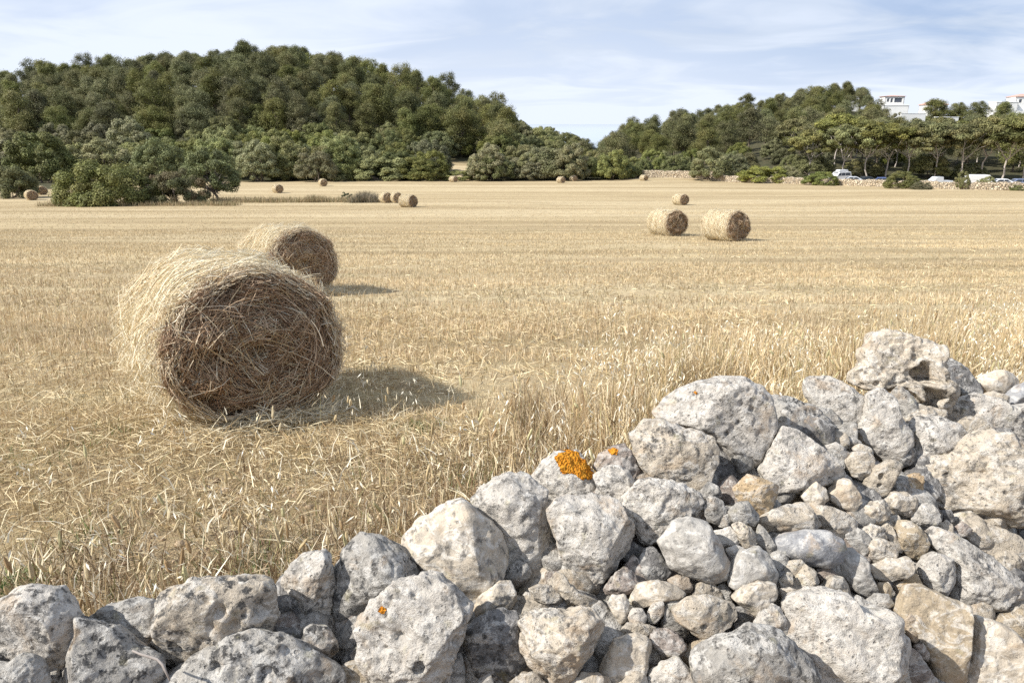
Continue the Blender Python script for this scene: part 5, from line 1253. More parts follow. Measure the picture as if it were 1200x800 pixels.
def by_px(proto, cx, base, top, label, cat, group=None, rz=None, width=None, Hn=7.0, Wn=8.6, sink=0.25):
    """Stand a plant at the pixel of its foot, as tall as its top's pixel asks."""
    p = on_ground(cx, base); z = project(p)[2]
    h = (base - top) * z / F_PX * 1.04
    s = h / Hn
    r = put(proto, p, (cx * 1.7) % 6.28 if rz is None else rz, s, label, cat, group, 1.0, sink)
    if width:
        w = width * z / F_PX / Wn; r.scale = (w, w, s)
    return r
HD = [6.6 + (i % 3) * 0.7 for i in range(6)]
G_EDGE = 'shrubs along the far edge of the field'
def edge_shrubs():
    L = [ # cx, base, top, width, proto, label
     (12, 232, 192, 66, 3, 'dark low bush cut by the picture edge near the two path-side bales'),
     (50, 214, 153, 72, 0, 'tall dark-based round shrub standing behind the two path-side bales'),
     (127, 212, 162, 66, 2, 'grey-green dome rising behind the bright green mastic bush'),
     (187, 213, 162, 64, 1, 'dark green dome rising behind the brownish half of the mastic thicket'),
     (303, 213, 166, 52, 2, 'grey round shrub right behind the umbrella-like round tree'),
     (338, 212, 180, 40, 3, 'dark squat shrub at the foot of the wood above a lone bale'),
     (372, 213, 174, 50, 5, 'grey shrub at the wood edge just left of the bright low hedge'),
     (402, 211, 190, 62, 4, 'bright green low bush at the left end of the leafy hedge'),
     (446, 211, 181, 70, 4, 'bright green bush in the middle of the leafy hedge by the field'),
     (492, 211, 184, 62, 1, 'dark green bush at the right end of the leafy hedge by the field'),
     (534, 210.5, 197.5, 44, 4, 'low green bush in front of the pale clearing, above the tiny lone far bale'),
     (580, 211, 181, 52, 3, 'dark bush right of the tiny lone far bale'),
     (618, 210, 182, 56, 5, 'grey bush left of the far pair of tiny bales'),
     (655, 210, 172, 68, 0, 'broad grey-green bush directly behind the far pair of tiny bales'),
     (705, 210, 182, 54, 1, 'dark green bush just right of the far pair of tiny bales'),
     (728, 209, 188, 50, 3, 'low dark bush at the end of the low stone wall'),
     (792, 206, 178, 40, 4, 'round green bush behind the start of the low stone wall'),
     (832, 211, 172, 50, 2, 'tall grey-green bush breaking the line of the low stone wall'),
     (856, 206, 178, 40, 5, 'grey bush beside the tall one that breaks the low stone wall'),
     (893, 213, 192, 62, 4, 'bright green low bush hiding the low stone wall'),
     (924, 212, 194, 34, 2, 'small grey bush between the bright low bush and the van-side bush'),
     (962, 217, 200, 44, 1, 'dark green bush in front of the low wall beside the van'),
     (1056, 221, 200, 42, 1, 'dark round bush in front of the low wall between the parked cars'),
     (1079, 222, 211, 24, 5, 'small dark bush against the right side of the round wall bush'),
     (1127, 222, 199, 18, 2, 'narrow grey-green bush standing against the wall before the white caravan'),
     (1155, 221, 205, 22, 2, 'small grey-green bush at the end of the white caravan'),
     (1189, 223, 214, 24, 4, 'tiny scrubby bush at the foot of the wall near the picture edge'),
     (1085, 208, 178, 52, 0, 'large grey-green bush under the umbrella pines behind the wall bush'),
     (1135, 209, 188, 40, 4, 'green bush under the umbrella pines beyond the caravan'),
     (1010, 206, 184, 50, 5, 'olive bush under the umbrella pines behind the dark parked car'),
     (950, 206, 178, 50, 4, 'green bush under the first umbrella pines beside the van'),
    ]
    for cx, base, top, wd, k, lab in L:
        by_px(DOMES[k], cx, base, top, lab, 'shrub', G_EDGE, width=wd, Hn=HD[k], Wn=2 * (4.2 + 0.3 * (k % 2)) * 1.02)
edge_shrubs()

# the thicket in the field: two mastic bushes and the round tree
def near_bushes():
    a = make_dome(401, H=4.0, W=4.6, green=(0.150, 0.168, 0.042), tint=(0.20, 0.195, 0.05), leaf=0.095, per=480, m=96, low=0.05, name='mastic_bush')
    by_px(a, 127, 240, 190, 'bright green mastic bush at the front of the thicket in the field', 'bush', None, width=112, Hn=4.0, Wn=9.3)
    b_ = make_dome(402, H=4.0, W=3.4, green=(0.125, 0.140, 0.060), tint=(0.185, 0.145, 0.075), leaf=0.09, per=460, m=76, low=0.04, name='mastic_bush')
    by_px(b_, 207, 239, 195, 'brownish-green mastic bush in the middle of the thicket in the field', 'bush', None, width=72, Hn=4.0, Wn=6.9)
    # the round tree with bare grey twigs below
    rng = np.random.default_rng(403); root = empty('round_tree')
    H, W = 5.6, 3.2; cs, rs = [], []
    while len(cs) < 62:
        d = rng.normal(size=3); d[2] = abs(d[2]) - 0.30; d /= np.linalg.norm(d)
        q = rng.uniform(0.74, 0.95); p = np.array([d[0] * W * q, d[1] * W * q, H * 0.40 + d[2] * H * 0.52 * q]); cs.append(p); rs.append(rng.uniform(0.45, 0.72))
    cs, rs = np.array(cs), np.array(rs)
    parts = [limb(bent((0.6, 0, -0.3), (0.2, 0.1, 1.5), rng, 0.15), np.linspace(0.17, 0.12, 5))]
    for k in range(26):
        e = cs[rng.integers(len(cs))]; parts.append(limb(bent((0.2, 0.1, 1.2 + rng.uniform(-0.3, 0.5)), e, rng, 0.2, 6), np.linspace(0.07, 0.015, 6), 4))
    for k in range(40):
        an = rng.uniform(0, 6.28); st = np.array([0.2, 0.1, 1.3]); e = st + np.array([math.cos(an) * rng.uniform(1.4, 2.9), math.sin(an) * rng.uniform(1.4, 2.9), rng.uniform(-0.5, 1.0)])
        parts.append(limb(bent(st, e, rng, 0.3, 5), np.linspace(0.035, 0.012, 5), 4))
    V, F = join(parts); mk('trunk', V, F, bark('grey_twigs', (0.13, 0.11, 0.10), (0.24, 0.21, 0.19)), parent=root, smooth=True)
    V, F, C = clump_leaves(cs, rs, 330, 0.095, rng, (0.129, 0.157, 0.040), 0.2, 0.8, 0.6, (0.165, 0.181, 0.048)); mk('crown', V, F, M_LEAF, parent=root, col=C)
    by_px(root, 250, 236, 170, 'round-headed tree with bare grey twigs at the end of the thicket', 'tree', None, rz=0.0, width=76, Hn=5.75, Wn=7.1)
near_bushes()

UPX = [(948, 208, 158, 0), (985, 209, 150, 1), (1014, 210, 147, 2), (1037, 209, 150, 3), (1064, 210, 152, 4), (1094, 210, 148, 0), (1124, 211, 147, 1), (1150, 211, 142, 2), (1174, 212, 144, 3), (1200, 212, 142, 4), (1228, 213, 140, 0)]
ULAB = ['first umbrella pine of the row, beside the white van', 'umbrella pine with leaning pale trunk just behind the white van', 'umbrella pine behind the dark parked car', 'umbrella pine behind the blue parked car', 'umbrella pine behind the dark round wall bush', 'umbrella pine over the large grey-green bush', 'umbrella pine behind the white pickup', 'umbrella pine behind the white caravan', 'umbrella pine with forked white trunk past the caravan', 'last full umbrella pine at the picture edge', 'umbrella pine mostly beyond the picture edge']
HU = [10.0 + 0.5 * (i % 3) for i in range(5)]
for (cx, base, top, k), lab in zip(UPX, ULAB):
    by_px(UMB[k], cx, base, top, lab, 'pine tree', 'umbrella pines along the road', Hn=HU[k] * 0.98)
rng = np.random.default_rng(31)
for i, cx in enumerate(range(930, 1260, 24)):
    p = on_ground(cx, 206); y = p[1] + rng.uniform(14, 30); x = (cx - 600) / 905 * y
    put(UMB[i % 5], (x, y, h1(x, y)), rng.uniform(0, 6.28), rng.uniform(0.9, 1.1), 'umbrella pine in the shaded second row behind the roadside pines', 'pine tree', 'umbrella pines of the second row', 1.0, 0.3)

# dry scrub strip in the field
def scrub(name, cx, base, w, h, dens, pal, label, seed, stuff=False):
    rng = np.random.default_rng(seed); p = on_ground(cx, base); z = project(p)[2]; k = z / F_PX
    W, H = w * k / 2, h * k; n = dens
    x = rng.normal(0, 0.42, n).clip(-1, 1) * W if not stuff else rng.uniform(-1, 1, n) * W; y = rng.uniform(-1, 1, n) * min(W, 1.6)
    zz = np.array([h1(p[0] + a, p[1] + c) for a, c in zip(x, y)]) - p[2]
    hh = H * rng.uniform(0.35, 1.1, n) * (1 if stuff else np.sqrt(np.clip(1 - (x / W) ** 2, 0.05, 1)))
    V, F, C = blades(x, y, zz, hh, np.abs(rng.normal(0.3, 0.3, n)), rng.uniform(0, 6.28, n), rng.uniform(0.012, 0.03, n), pick(rng, np.array(pal), n), rng)
    o = mk(name, V, F, M_STRAW, col=C, loc=tuple(p)); tag(o, label, None if stuff else 'bush', None, 'stuff' if stuff else None)
DRY = [(0.45, 0.35, 0.21), (0.36, 0.27, 0.16), (0.30, 0.24, 0.14), (0.26, 0.24, 0.12)]
GRY = [(0.20, 0.17, 0.12), (0.27, 0.22, 0.16), (0.15, 0.14, 0.09), (0.33, 0.27, 0.18)]
scrub('dry_scrub_grass', 345, 237, 190, 8, 3200, DRY, 'strip of tall dry grass and weeds across the mown field', 1, True)
scrub('dry_weed_fringe', 165, 241, 230, 7, 3200, DRY, 'fringe of dry weeds along the foot of the mastic thicket', 2, True)
scrub('dry_bush', 428, 237, 44, 14, 1800, GRY, 'grey-brown dry bush beside the two touching bales', 3)
scrub('dry_bush', 370, 237, 34, 10, 1000, DRY, 'low straw-coloured dry bush in the middle of the scrub strip', 4)
by_px(make_dome(405, H=1.6, W=0.9, green=(0.084, 0.113, 0.047), leaf=0.07, per=60, m=30, low=0.02, name='green_shrub'), 407, 236, 222, 'small dark green shrub at the near end of the grey-brown dry bush', 'bush', None, Hn=1.6)
# --------------------------------------------------------------- far drystone wall, cars, houses
def farwall_material():
    m, nt, out = newmat('far_dry_stone'); b = NB(nt)
    co = b.n('ShaderNodeTexCoord').outputs['Object']
    v = b.voro(co, 3.2, 'Color'); e = b.voro(co, 3.2, 'Distance', 'F1')
    sp = b.n('ShaderNodeSeparateColor'); b.l(v, sp.inputs[0])
    c = b.mix(sp.outputs[0], (0.44, 0.345, 0.23), (0.60, 0.51, 0.38)); c = b.mix(b.ramp(sp.outputs[1], 0.6, 0.9, 0, 0.6), c, (0.33, 0.27, 0.20))
    d = b.voro(co, 3.2, 'Distance', 'DISTANCE_TO_EDGE')
    c = b.mix(b.ramp(d, 0.05, 0.0), c, (0.14, 0.11, 0.08))
    b.principled(out, c, 0.95, 0.1, b.bump(b.ramp(d, 0.0, 0.12), 1.0, 0.15)); return m
M_FARWALL = farwall_material()
def far_wall(pxs, label, seed, H=1.25):
    rng = np.random.default_rng(seed); pts = []
    for px, py in pxs: pts.append(on_ground(px, py))
    pts = np.array(pts); seg = np.r_[0, np.cumsum(np.linalg.norm(np.diff(pts[:, :2], axis=0), axis=1))]
    n = int(seg[-1] / 0.30); s = np.linspace(0, seg[-1], n)
    X = np.interp(s, seg, pts[:, 0]); Y = np.interp(s, seg, pts[:, 1]); Z = hz(X, Y)
    tx, ty = np.gradient(X), np.gradient(Y); l = np.hypot(tx, ty); nx, ny = ty / l, -tx / l
    if ny.mean() > 0: nx, ny = -nx, -ny
    hh = H * (1 + 0.16 * fbm(np.stack([s * 0.9, s * 0, s * 0 + seed], 1), 3, seed)) + rng.normal(0, 0.05, n)
    prof = [(0.42, -0.3), (0.40, 0.12), (0.37, 0.38), (0.35, 0.62), (0.32, 0.82), (0.24, 1.0), (-0.02, 1.04), (-0.24, 1.0), (-0.34, 0.6), (-0.42, -0.3)]
    V = []
    for o, f in prof:
        j = rng.normal(0, 0.045, (n, 3))
        V.append(np.stack([X + nx * o + j[:, 0], Y + ny * o + j[:, 1], Z + hh * f + j[:, 2] * 0.8], 1))
    V = np.stack(V, 1); k = len(prof); idx = np.arange(n * k).reshape(n, k)
    F = np.stack([idx[:-1, :-1], idx[1:, :-1], idx[1:, 1:], idx[:-1, 1:]], -1).reshape(-1, 4)
    c0 = V.reshape(-1, 3).mean(0); c0[2] = Z.mean()
    o = mk('dry_stone_wall', V.reshape(-1, 3) - c0, F, M_FARWALL, loc=c0); tag(o, label, 'wall', 'low dry-stone walls bounding the field')
far_wall([(740, 208), (775, 208), (812, 209), (836, 210)], 'low tumbled dry-stone wall at the far end of the field behind a tiny bale', 1, 1.5)
far_wall([(836, 212), (860, 213.5), (884, 214.5), (912, 215), (950, 216), (1000, 218), (1060, 220), (1120, 222), (1180, 223), (1290, 224)], 'long low dry-stone wall in front of the parked cars', 2, 1.15)

def box(x0, x1, y0, y1, z0, z1, bev=0.0):
    bm = bmesh.new(); bmesh.ops.create_cube(bm, size=1)
    for v in bm.verts: v.co = Vector(((x0 + x1) / 2 + v.co.x * (x1 - x0), (y0 + y1) / 2 + v.co.y * (y1 - y0), (z0 + z1) / 2 + v.co.z * (z1 - z0)))
    if bev: bmesh.ops.bevel(bm, geom=bm.edges[:], offset=bev, segments=2, affect='EDGES')
    return bm
def bmobj(name, bm, mat, parent=None, smooth=False):
    me = bpy.data.meshes.new(name); bm.to_mesh(me); bm.free(); me.materials.append(mat)
    if smooth: me.polygons.foreach_set('use_smooth', np.ones(len(me.polygons), bool))
    o = bpy.data.objects.new(name, me); COL.objects.link(o)
    if parent: o.parent = parent
    return o
def profile(points, w, bev=0.05, inset=0.0):
    """Side outline (x, z) pulled to a car's width, edges rounded; upper points drawn in."""
    bm = bmesh.new(); zs = [p[1] for p in points]; zm = max(zs); z0 = min(zs)
    a = [bm.verts.new((x, -w / 2 + inset * max(0, (z - z0) / (zm - z0)), z)) for x, z in points]; c = [bm.verts.new((x, w / 2 - inset * max(0, (z - z0) / (zm - z0)), z)) for x, z in points]
    bm.faces.new(a); bm.faces.new(c[::-1]); n = len(points)
    for i in range(n): bm.faces.new((a[i], c[i], c[(i + 1) % n], a[(i + 1) % n]))
    bmesh.ops.recalc_face_normals(bm, faces=bm.faces[:])
    if bev: bmesh.ops.bevel(bm, geom=bm.edges[:], offset=bev, segments=2, affect='EDGES', clamp_overlap=True)
    return bm
M_GLASS = plain('car_window_glass', (0.03, 0.035, 0.04), 0.08, 0.6, 0.05)
M_TYRE = plain('tyre_rubber', (0.025, 0.025, 0.025), 0.9, 0.2)
M_RIM = plain('wheel_rim', (0.45, 0.45, 0.46), 0.35, 0.5, 0.05, metal=0.7)
M_LAMP = plain('headlamp_lens', (0.75, 0.76, 0.78), 0.15, 0.6, 0.03)
def car(px, dy, colour, kind, label, heading=0.0, base=217):
    p = on_ground(px, base); y = p[1] + dy; x = (px - 600) / 905 * y; z = h1(x, y)
    root = empty({'van': 'camper_van', 'pickup': 'pickup_truck'}.get(kind, 'parked_car'), (x, y, z), heading)
    m = plain('car_paint', colour, 0.25, 0.5, 0.04)
    if kind == 'van':
        L, W = 4.6, 1.9
        bmobj('body', profile([(-2.3, .35), (2.2, .35), (2.3, .8), (2.05, 1.1), (1.35, 1.25), (.75, 1.95), (-2.1, 1.98), (-2.28, 1.2)], W, .07, .12), m, root)
        bmobj('roof_box', profile([(-1.6, 2.0), (.5, 2.0), (.75, 2.14), (.4, 2.36), (-1.5, 2.38), (-1.75, 2.2)], 1.0, .06), plain('roof_box_shell', (.75, .75, .74), .4), root)
        wins = [[(-1.95, 1.25), (-.75, 1.25), (-.75, 1.8), (-1.9, 1.82)], [(-.65, 1.25), (.2, 1.25), (.2, 1.8), (-.65, 1.8)], [(.3, 1.25), (1.2, 1.25), (.75, 1.78), (.3, 1.8)]]; ws = (1.22, 1.30, 0.80, 1.90)
        wx = (-1.45, 1.5)
    elif kind == 'pickup':
        L, W = 4.9, 1.8
        bmobj('body', profile([(-2.4, .45), (2.4, .45), (2.45, .85), (1.3, 1.02), (.7, 1.62), (-.55, 1.65), (-.62, 1.0), (-2.4, .98)], W, .06, .1), m, root)
        wins = [[(-.45, 1.05), (.15, 1.05), (.15, 1.52), (-.42, 1.54)], [(.22, 1.05), (1.1, 1.05), (.66, 1.5), (.22, 1.53)]]; ws = (1.18, 1.1, .72, 1.58); wx = (-1.5, 1.55)
    elif kind == 'caravan':
        L, W = 4.8, 2.1; root.name = 'caravan'
        bmobj('body', profile([(-2.4, .45), (2.2, .45), (2.4, 1.0), (2.1, 2.1), (1.7, 2.35), (-2.1, 2.35), (-2.4, 2.0)], W, .1, .06), m, root)
        wins = [[(-1.8, 1.3), (-.8, 1.3), (-.8, 1.85), (-1.8, 1.85)], [(.4, 1.3), (1.5, 1.3), (1.5, 1.85), (.4, 1.85)]]; ws = None; wx = (-.2,)
    else:
        L, W = 4.2, 1.75; hb = kind == 'hatch'
        top = [(-2.05, .4), (2.05, .4), (2.1, .7), (1.95, .88), (1.05, .98), (.35, 1.45), (-.95, 1.48), (-1.8, 1.05 if hb else .98), (-2.08, .9)]
        bmobj('body', profile(top, W, .07, .18), m, root)
        wins = [[(-1.5, 1.0), (-.45, 1.0), (-.45, 1.36), (-.95, 1.37)], [(-.37, 1.0), (.8, 1.0), (.32, 1.35), (-.37, 1.36)]]; ws = (.98, 1.03, .42, 1.40); wx = (-1.25, 1.3)
    zt = 2.0 if kind in ('van', 'caravan') else 1.5
    for wpts in wins:
        for sy in (-1, 1):
            bm = bmesh.new()
            ins = lambda zv: W / 2 - (0.12 if kind == 'van' else 0.06 if kind == 'caravan' else 0.1 if kind == 'pickup' else 0.18) * (zv - .4) / (zt - .35) + 0.006
            vs = [bm.verts.new((a, sy * ins(c), c)) for a, c in wpts]; vs2 = [bm.verts.new((a, sy * (ins(c) - .03), c)) for a, c in wpts]
            bm.faces.new(vs); bm.faces.new(vs2[::-1])
            for i in range(4): bm.faces.new((vs[i], vs2[i], vs2[(i + 1) % 4], vs[(i + 1) % 4]))
            bmesh.ops.recalc_face_normals(bm, faces=bm.faces[:]); bmobj('window', bm, M_GLASS, root)
    if ws:
        x0, z0, x1, z1 = ws; bm = bmesh.new(); o = .02
        q = [bm.verts.new(v) for v in ((x0 + o, -W / 2 + .2, z0), (x0 + o, W / 2 - .2, z0), (x1 + o, W / 2 - .3, z1), (x1 + o, -W / 2 + .3, z1), (x0 - .05, -W / 2 + .2, z0), (x0 - .05, W / 2 - .2, z0), (x1 - .05, W / 2 - .3, z1), (x1 - .05, -W / 2 + .3, z1))]
        for f in ((0, 1, 2, 3), (7, 6, 5, 4), (0, 4, 5, 1), (1, 5, 6, 2), (2, 6, 7, 3), (3, 7, 4, 0)): bm.faces.new([q[i] for i in f])
        bmobj('windscreen', bm, M_GLASS, root)
        for sy in (-1, 1): bmobj('headlight', box(L / 2 - .22, L / 2 - .02, sy * .62 - .16, sy * .62 + .16, .68, .82, .03), M_LAMP, root)
    for wxx in wx:
        for sy in (-1, 1):
            bm = bmesh.new(); bmesh.ops.create_cone(bm, cap_ends=True, segments=20, radius1=.32, radius2=.32, depth=.2, matrix=Matrix.Translation((wxx, sy * (W / 2 - .08), .32)) @ Matrix.Rotation(math.pi / 2, 4, 'X'))
            wh = bmobj('wheel', bm, M_TYRE, root)
            bm = bmesh.new(); bmesh.ops.create_cone(bm, cap_ends=True, segments=16, radius1=.2, radius2=.17, depth=.22, matrix=Matrix.Translation((wxx, sy * (W / 2 - .08), .32)) @ Matrix.Rotation(math.pi / 2, 4, 'X'))
            bmobj('rim', bm, M_RIM, wh)
    if kind == 'caravan': root.scale = (.85, .85, .85)
    tag(root, label, {'van': 'van', 'caravan': 'caravan', 'pickup': 'pickup'}.get(kind, 'car'), 'vehicles parked beyond the low wall')
WH, SIL = (.80, .80, .79), (.55, .57, .60)
car(986, 9, WH, 'van', 'white camper van carrying a roof box behind the low wall', rad(200), 217)
car(1000, 5.5, SIL, 'hatch', 'silver hatchback parked right beside the white camper van', rad(165), 217.5)
car(1016, 7, (.05, .055, .06), 'hatch', 'dark grey car between the silver hatchback and the blue car', rad(190), 218)
car(1034, 5.5, (.10, .14, .30), 'hatch', 'blue car parked left of the dark round wall bush', rad(160), 218.5)
car(1103, 8, (.60, .62, .64), 'pickup', 'light pickup parked between the round wall bush and the caravan', rad(185), 220)
car(1149, 10, WH, 'caravan', 'white caravan behind the narrow grey-green wall bush', rad(178), 221)
car(1176, 6, (.72, .73, .74), 'hatch', 'white car near the end of the wall past the caravan', rad(170), 222)
car(1197, 6, (.20, .24, .36), 'hatch', 'dark blue car cut by the picture edge', rad(175), 222)

# --- houses on the lower hill
M_WHITE = plain('white_render', (0.80, 0.79, 0.76), 0.9, 0.1, 0.05, 0.6)
M_TILE = plain('pink_roof_tiles', (0.52, 0.33, 0.27), 0.9, 0.1, 0.2, 2.0)
M_PANE = plain('house_window_glass', (0.07, 0.08, 0.10), 0.12, 0.6, 0.05)
M_FRAME = plain('window_frame_paint', (0.55, 0.52, 0.48), 0.6)
def wall_with_openings(w, h, t, opens):
    """A wall (x along, z up, outer face at y=0) with real rectangular openings (x0, x1, z0, z1)."""
    xs = sorted({0, w, *[o[0] for o in opens], *[o[1] for o in opens]}); zs = sorted({0, h, *[o[2] for o in opens], *[o[3] for o in opens]})
    bm = bmesh.new()
    solid = lambda i, k: 0 <= i < len(xs) - 1 and 0 <= k < len(zs) - 1 and not any(o[0] <= xs[i] < o[1] and o[2] <= zs[k] < o[3] for o in opens)
    V = {}
    def v(x, y, z):
        key = (round(x, 4), y, round(z, 4))
        if key not in V: V[key] = bm.verts.new((x, y, z))
        return V[key]
    for i in range(len(xs) - 1):
        for k in range(len(zs) - 1):
            if not solid(i, k): continue
            a, c, e, g = xs[i], xs[i + 1], zs[k], zs[k + 1]
            bm.faces.new((v(a, 0, e), v(c, 0, e), v(c, 0, g), v(a, 0, g))); bm.faces.new((v(a, t, g), v(c, t, g), v(c, t, e), v(a, t, e)))
            if not solid(i - 1, k): bm.faces.new((v(a, 0, g), v(a, t, g), v(a, t, e), v(a, 0, e)))
            if not solid(i + 1, k): bm.faces.new((v(c, 0, e), v(c, t, e), v(c, t, g), v(c, 0, g)))
            if not solid(i, k - 1): bm.faces.new((v(a, 0, e), v(a, t, e), v(c, t, e), v(c, 0, e)))
            if not solid(i, k + 1): bm.faces.new((v(c, 0, g), v(c, t, g), v(a, t, g), v(a, 0, g)))
    return bm
def house_block(root, x0, y0, w, d, h, opens, side_opens, roof, zb=0.0, rh=1.2):
    T = 0.3
    def place(o, mtx): o.matrix_basis = mtx; return o
    walls = [(w, opens, Matrix.Translation((x0, y0, zb))), (d, side_opens, Matrix.Translation((x0, y0 + d, zb)) @ Matrix.Rotation(-math.pi / 2, 4, 'Z')), (d, [], Matrix.Translation((x0 + w, y0, zb)) @ Matrix.Rotation(math.pi / 2, 4, 'Z')), (w, [], Matrix.Translation((x0 + w, y0 + d, zb)) @ Matrix.Rotation(math.pi, 4, 'Z'))]
    for ln, op, mt in walls:
        wl = place(bmobj('wall', wall_with_openings(ln, h, T, op), M_WHITE, root), mt)
        for (a, c, e, g) in op:
            fr = bmobj('window', wall_with_openings(c - a - .01, g - e - .01, .08, [(0.09, c - a - .10, .09, g - e - .10)]), M_FRAME, root); fr.matrix_basis = mt @ Matrix.Translation((a + .005, .16, e + .005))
            bm = box(.085, c - a - .095, .03, .05, .085, g - e - .095); pn = bmobj('pane', bm, M_PANE, fr)
    bm = box(x0 + .3, x0 + w - .3, y0 + .3, y0 + d - .3, zb + .02, zb + .2); bmobj('floor_slab', bm, M_WHITE, root)
    bm = bmesh.new(); e = .35
    if roof == 'hip':
        zr = zb + h; k = min(w, d) / 2
        q = [(x0 - e, y0 - e, zr), (x0 + w + e, y0 - e, zr), (x0 + w + e, y0 + d + e, zr), (x0 - e, y0 + d + e, zr)]
        q += [(a, c, z - .14) for a, c, z in q]
        top = [(x0 + k * .9, y0 + d / 2, zr + rh), (x0 + w - k * .9, y0 + d / 2, zr + rh)]
        vs = [bm.verts.new((a, c, z + .15)) for a, c, z in q] + [bm.verts.new(t) for t in top]
        for f in ((0, 1, 9, 8), (1, 2, 9), (2, 3, 8, 9), (3, 0, 8), (4, 7, 6, 5), (0, 4, 5, 1), (1, 5, 6, 2), (2, 6, 7, 3), (3, 7, 4, 0)): bm.faces.new([vs[i] for i in f])
        bmobj('roof', bm, M_TILE, root)
    else:
        bm.free(); bmobj('roof', box(x0 - .15, x0 + w + .15, y0 - .15, y0 + d + .15, zb + h + .005, zb + h + .35, .04), M_WHITE, root)
def house(px, y, name_label, blocks, rz, zoff=0.0):
    x = (px - 600) / 916 * y; z = h1(x, y) + zoff
    root = empty('white_house', (x, y, z), rz)
    for bl in blocks: house_block(root, *bl)
    tag(root, name_label, 'house', 'white houses on the lower hill'); return root
# z that puts a base at a wanted pixel row
def zrow(y, row): return CAMZ + (145 - row) / 954 * y
def house_at(px, y, row, label, blocks, rz):
    x = (px - 600) / 916 * y; z = zrow(y, row); g = h1(x, y); print('house', label[:30], 'z', round(z, 1), 'ground', round(g, 1))
    root = empty('white_house', (x, y, z), rz)
    for bl in blocks: house_block(root, *bl)
    # plinth down to the slope
    x0 = min(b_[0] for b_ in blocks) + .05; x1 = max(b_[0] + b_[2] for b_ in blocks) - .05; yy0 = min(b_[1] for b_ in blocks) + .05; yy1 = max(b_[1] + b_[3] for b_ in blocks) - .05
    if z > g - 1: bmobj('plinth', box(x0, x1, yy0, yy1, g - z - 3, -.003), M_WHITE, root)
    tag(root, label, 'house', 'white houses on the lower hill'); return root
house_at(1044, 300, 134, 'white villa with arched-looking upper windows and a flat pinkish roof', [(-4.6, -3, 9.2, 7, 3.0, [], [], 'flat', 0.0), (-4.2, -2.6, 7.0, 6, 3.0, [(0.7, 1.6, 1.0, 2.3), (2.0, 2.9, .8, 2.3), (3.4, 6.2, .8, 2.5)], [(1.5, 2.6, 1.0, 2.3)], 'hip', 3.36, 0.5)], rad(-6))
house_at(1091, 318, 133, 'smaller white house with a pink tiled roof beside a big dark pine', [(-4.0, -3, 8.0, 6.5, 3.2, [(1.0, 2.0, .9, 2.3), (3.0, 4.4, .2, 2.4), (5.6, 6.8, .9, 2.3)], [], 'hip', 0.0, 1.7)], rad(4))
house_at(1187, 310, 130, 'stepped white house high on the slope at the picture edge', [(-9, -3, 8, 6, 3.0, [(1, 2.2, .9, 2.2), (4.5, 6.0, .9, 2.2)], [], 'flat', 0.0), (-1.0, -1, 10, 7, 5.2, [(1.2, 2.4, 2.9, 4.3), (3.6, 5.0, 2.9, 4.3), (6.4, 8.0, 2.9, 4.3)], [], 'hip', 0.0, 1.2)], rad(-4))
house_at(996, 322, 122, 'bit of a white house peeping out between the pines of the lower hill', [(-2, -2, 4, 5, 2.6, [(1.2, 2.4, .9, 2.0)], [], 'flat', 0.0)], 0)
def terrace(px0, px1, y, row, hpx, label):
    x0, x1 = (px0 - 600) / 916 * y, (px1 - 600) / 916 * y; z = zrow(y, row); H = hpx / 954 * y; g = min(h1(x0, y), h1(x1, y))
    print('terrace z', round(z, 1), 'ground', round(g, 1))
    root = empty('terrace_wall', ((x0 + x1) / 2, y, z)); w = (x1 - x0) / 2
    bmobj('retaining_wall', box(-w, w, -.25, .25, min(g - z, 0) - 1.5, H, .05), M_WHITE, root); bmobj('coping', box(-w - .1, w + .1, -.33, .33, H + .003, H + .15, .03), M_WHITE, root)
    tag(root, label, 'wall')
terrace(1054, 1083, 262, 140, 6.5, 'long white terrace wall below the white villa')
terrace(1094, 1122, 256, 142, 4.5, 'low white terrace wall below the big dark pine')
# tall pines by the houses
for px, y, s, lab in ((1095, 305, 1.12, 'big dark pine standing out on the skyline between the white houses'), (1122, 308, 0.85, 'pine on the skyline right of the big dark one'), (1146, 300, 0.95, 'broad pine on the skyline left of the stepped white house'), (1170, 292, 0.6, 'small pine in front of the stepped white house')):
    x = (px - 600) / 916 * y; put(PINES[int(px) % 8], (x, y, h1(x, y)), px % 6, s * 1.12, lab, 'pine tree', None, 0.74, 0.3)
# --------------------------------------------------------------- light and sky
SUN = Vector((-1.0, -0.36, 0.0)).normalized() * math.cos(rad(41)); SUN.z = math.sin(rad(41))
sl = bpy.data.lights.new('sun', 'SUN'); so = bpy.data.objects.new('sun', sl); COL.objects.link(so)
sl.energy = 5.0; sl.angle = rad(0.6); sl.color = (1.0, 0.965, 0.905)
so.rotation_euler = SUN.to_track_quat('Z', 'Y').to_euler(); so.location = (-30, -10, 40)
w = bpy.data.worlds.new('World'); sc.world = w; w.use_nodes = True
nt = w.node_tree; nt.nodes.clear(); b = NB(nt)
sky = b.n('ShaderNodeTexSky'); sky.sky_type = 'NISHITA'; sky.sun_disc = False
sky.sun_elevation = rad(41); sky.sun_rotation = math.atan2(SUN.x, SUN.y) % (2 * math.pi)
sky.altitude = 20; sky.air_density = 1.0; sky.dust_density = 0.5; sky.ozone_density = 3.0
geo = b.n('ShaderNodeTexCoord').outputs['Generated']
sep = b.n('ShaderNodeSeparateXYZ'); b.l(geo, sep.inputs[0])
zc = b.math('MAXIMUM', sep.outputs['Z'], 0.02)
zz = b.math('ADD', zc, 0.12)
cmb = b.n('ShaderNodeCombineXYZ'); b.l(b.math('DIVIDE', sep.outputs['X'], zz), cmb.inputs[0]); b.l(b.math('DIVIDE', sep.outputs['Y'], zz), cmb.inputs[1])
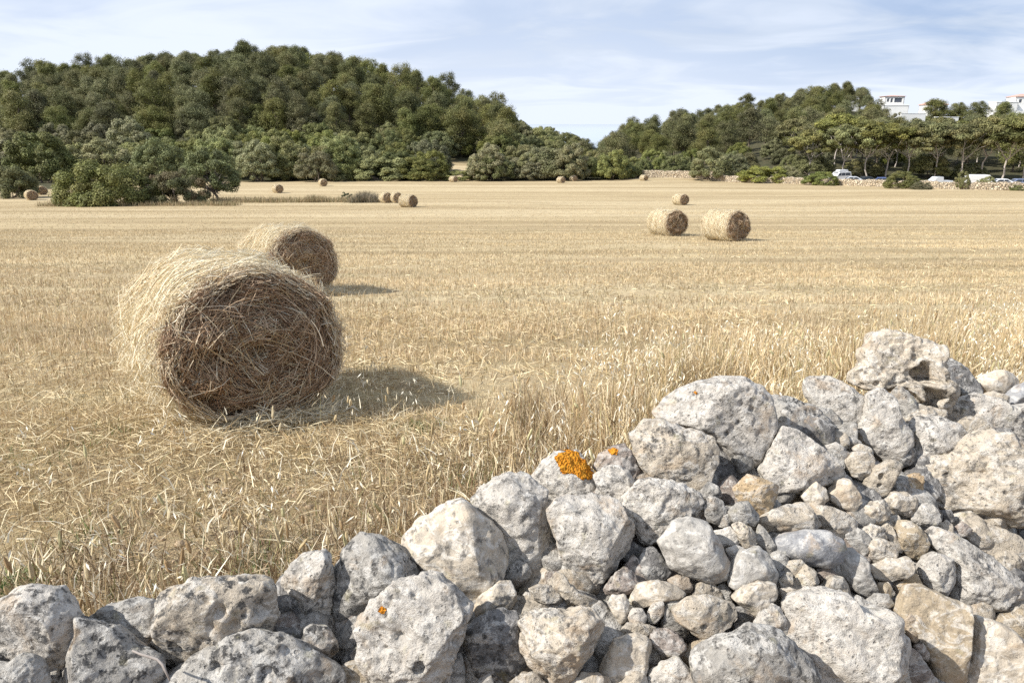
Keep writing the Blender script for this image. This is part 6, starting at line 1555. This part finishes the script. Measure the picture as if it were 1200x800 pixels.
mp = b.n('ShaderNodeMapping'); b.l(cmb.outputs[0], mp.inputs[0]); mp.inputs['Scale'].default_value = (0.42, 0.40, 1); mp.inputs['Rotation'].default_value = (0, 0, rad(24)); mp.inputs['Location'].default_value = (3.1, 1.7, 0)
c1 = b.noise(mp.outputs[0], 1.0, 5, 0.5, 0.5)
mp2 = b.n('ShaderNodeMapping'); b.l(cmb.outputs[0], mp2.inputs[0]); mp2.inputs['Scale'].default_value = (0.8, 1.0, 1); mp2.inputs['Rotation'].default_value = (0, 0, rad(10)); mp2.inputs['Location'].default_value = (0.4, 5.2, 0)
c2 = b.noise(mp2.outputs[0], 1.2, 7, 0.55, 0.8)
cov = b.ramp(b.math('ADD', b.math('MULTIPLY', c1, 0.6), b.math('MULTIPLY', c2, 0.4)), 0.38, 0.62)
# the veil is thicker on the sun's side, and thins to blue away from it
side = b.ramp(b.math('ADD', sep.outputs['X'], b.math('MULTIPLY', sep.outputs['Z'], 0.35)), 0.10, 0.75, 1.0, 0.0)
cov = b.math('MULTIPLY', cov, b.ramp(side, 0, 1, 0.68, 0.45))
low = b.ramp(sep.outputs['Z'], 0.0, 0.14, 0.30, 0.0)
cov = b.math('MINIMUM', b.math('ADD', b.math('ADD', cov, low), b.math('MULTIPLY', side, 0.48)), 0.95)
clear = b.mix(0.78, sky.outputs[0], b.mix(b.ramp(c2, 0.42, 0.6), (4.1, 5.9, 9.5), (5.2, 6.6, 9.2)))
col = b.mix(cov, clear, (10.7, 11.6, 13.2))
bg = b.n('ShaderNodeBackground'); b.l(col, bg.inputs[0]); bg.inputs[1].default_value = 0.062
out = b.n('ShaderNodeOutputWorld'); b.l(bg.outputs[0], out.inputs[0])
sc.view_settings.view_transform = 'Standard'; sc.view_settings.look = 'None'
sc.view_settings.exposure = 0.44; sc.view_settings.gamma = 1.0; sc.view_settings.use_curve_mapping = False
sc.render.engine = 'CYCLES'
sc.cycles.max_bounces = 6; sc.cycles.diffuse_bounces = 3; sc.cycles.transmission_bounces = 3; sc.cycles.transparent_max_bounces = 4
sc.cycles.use_denoising = False
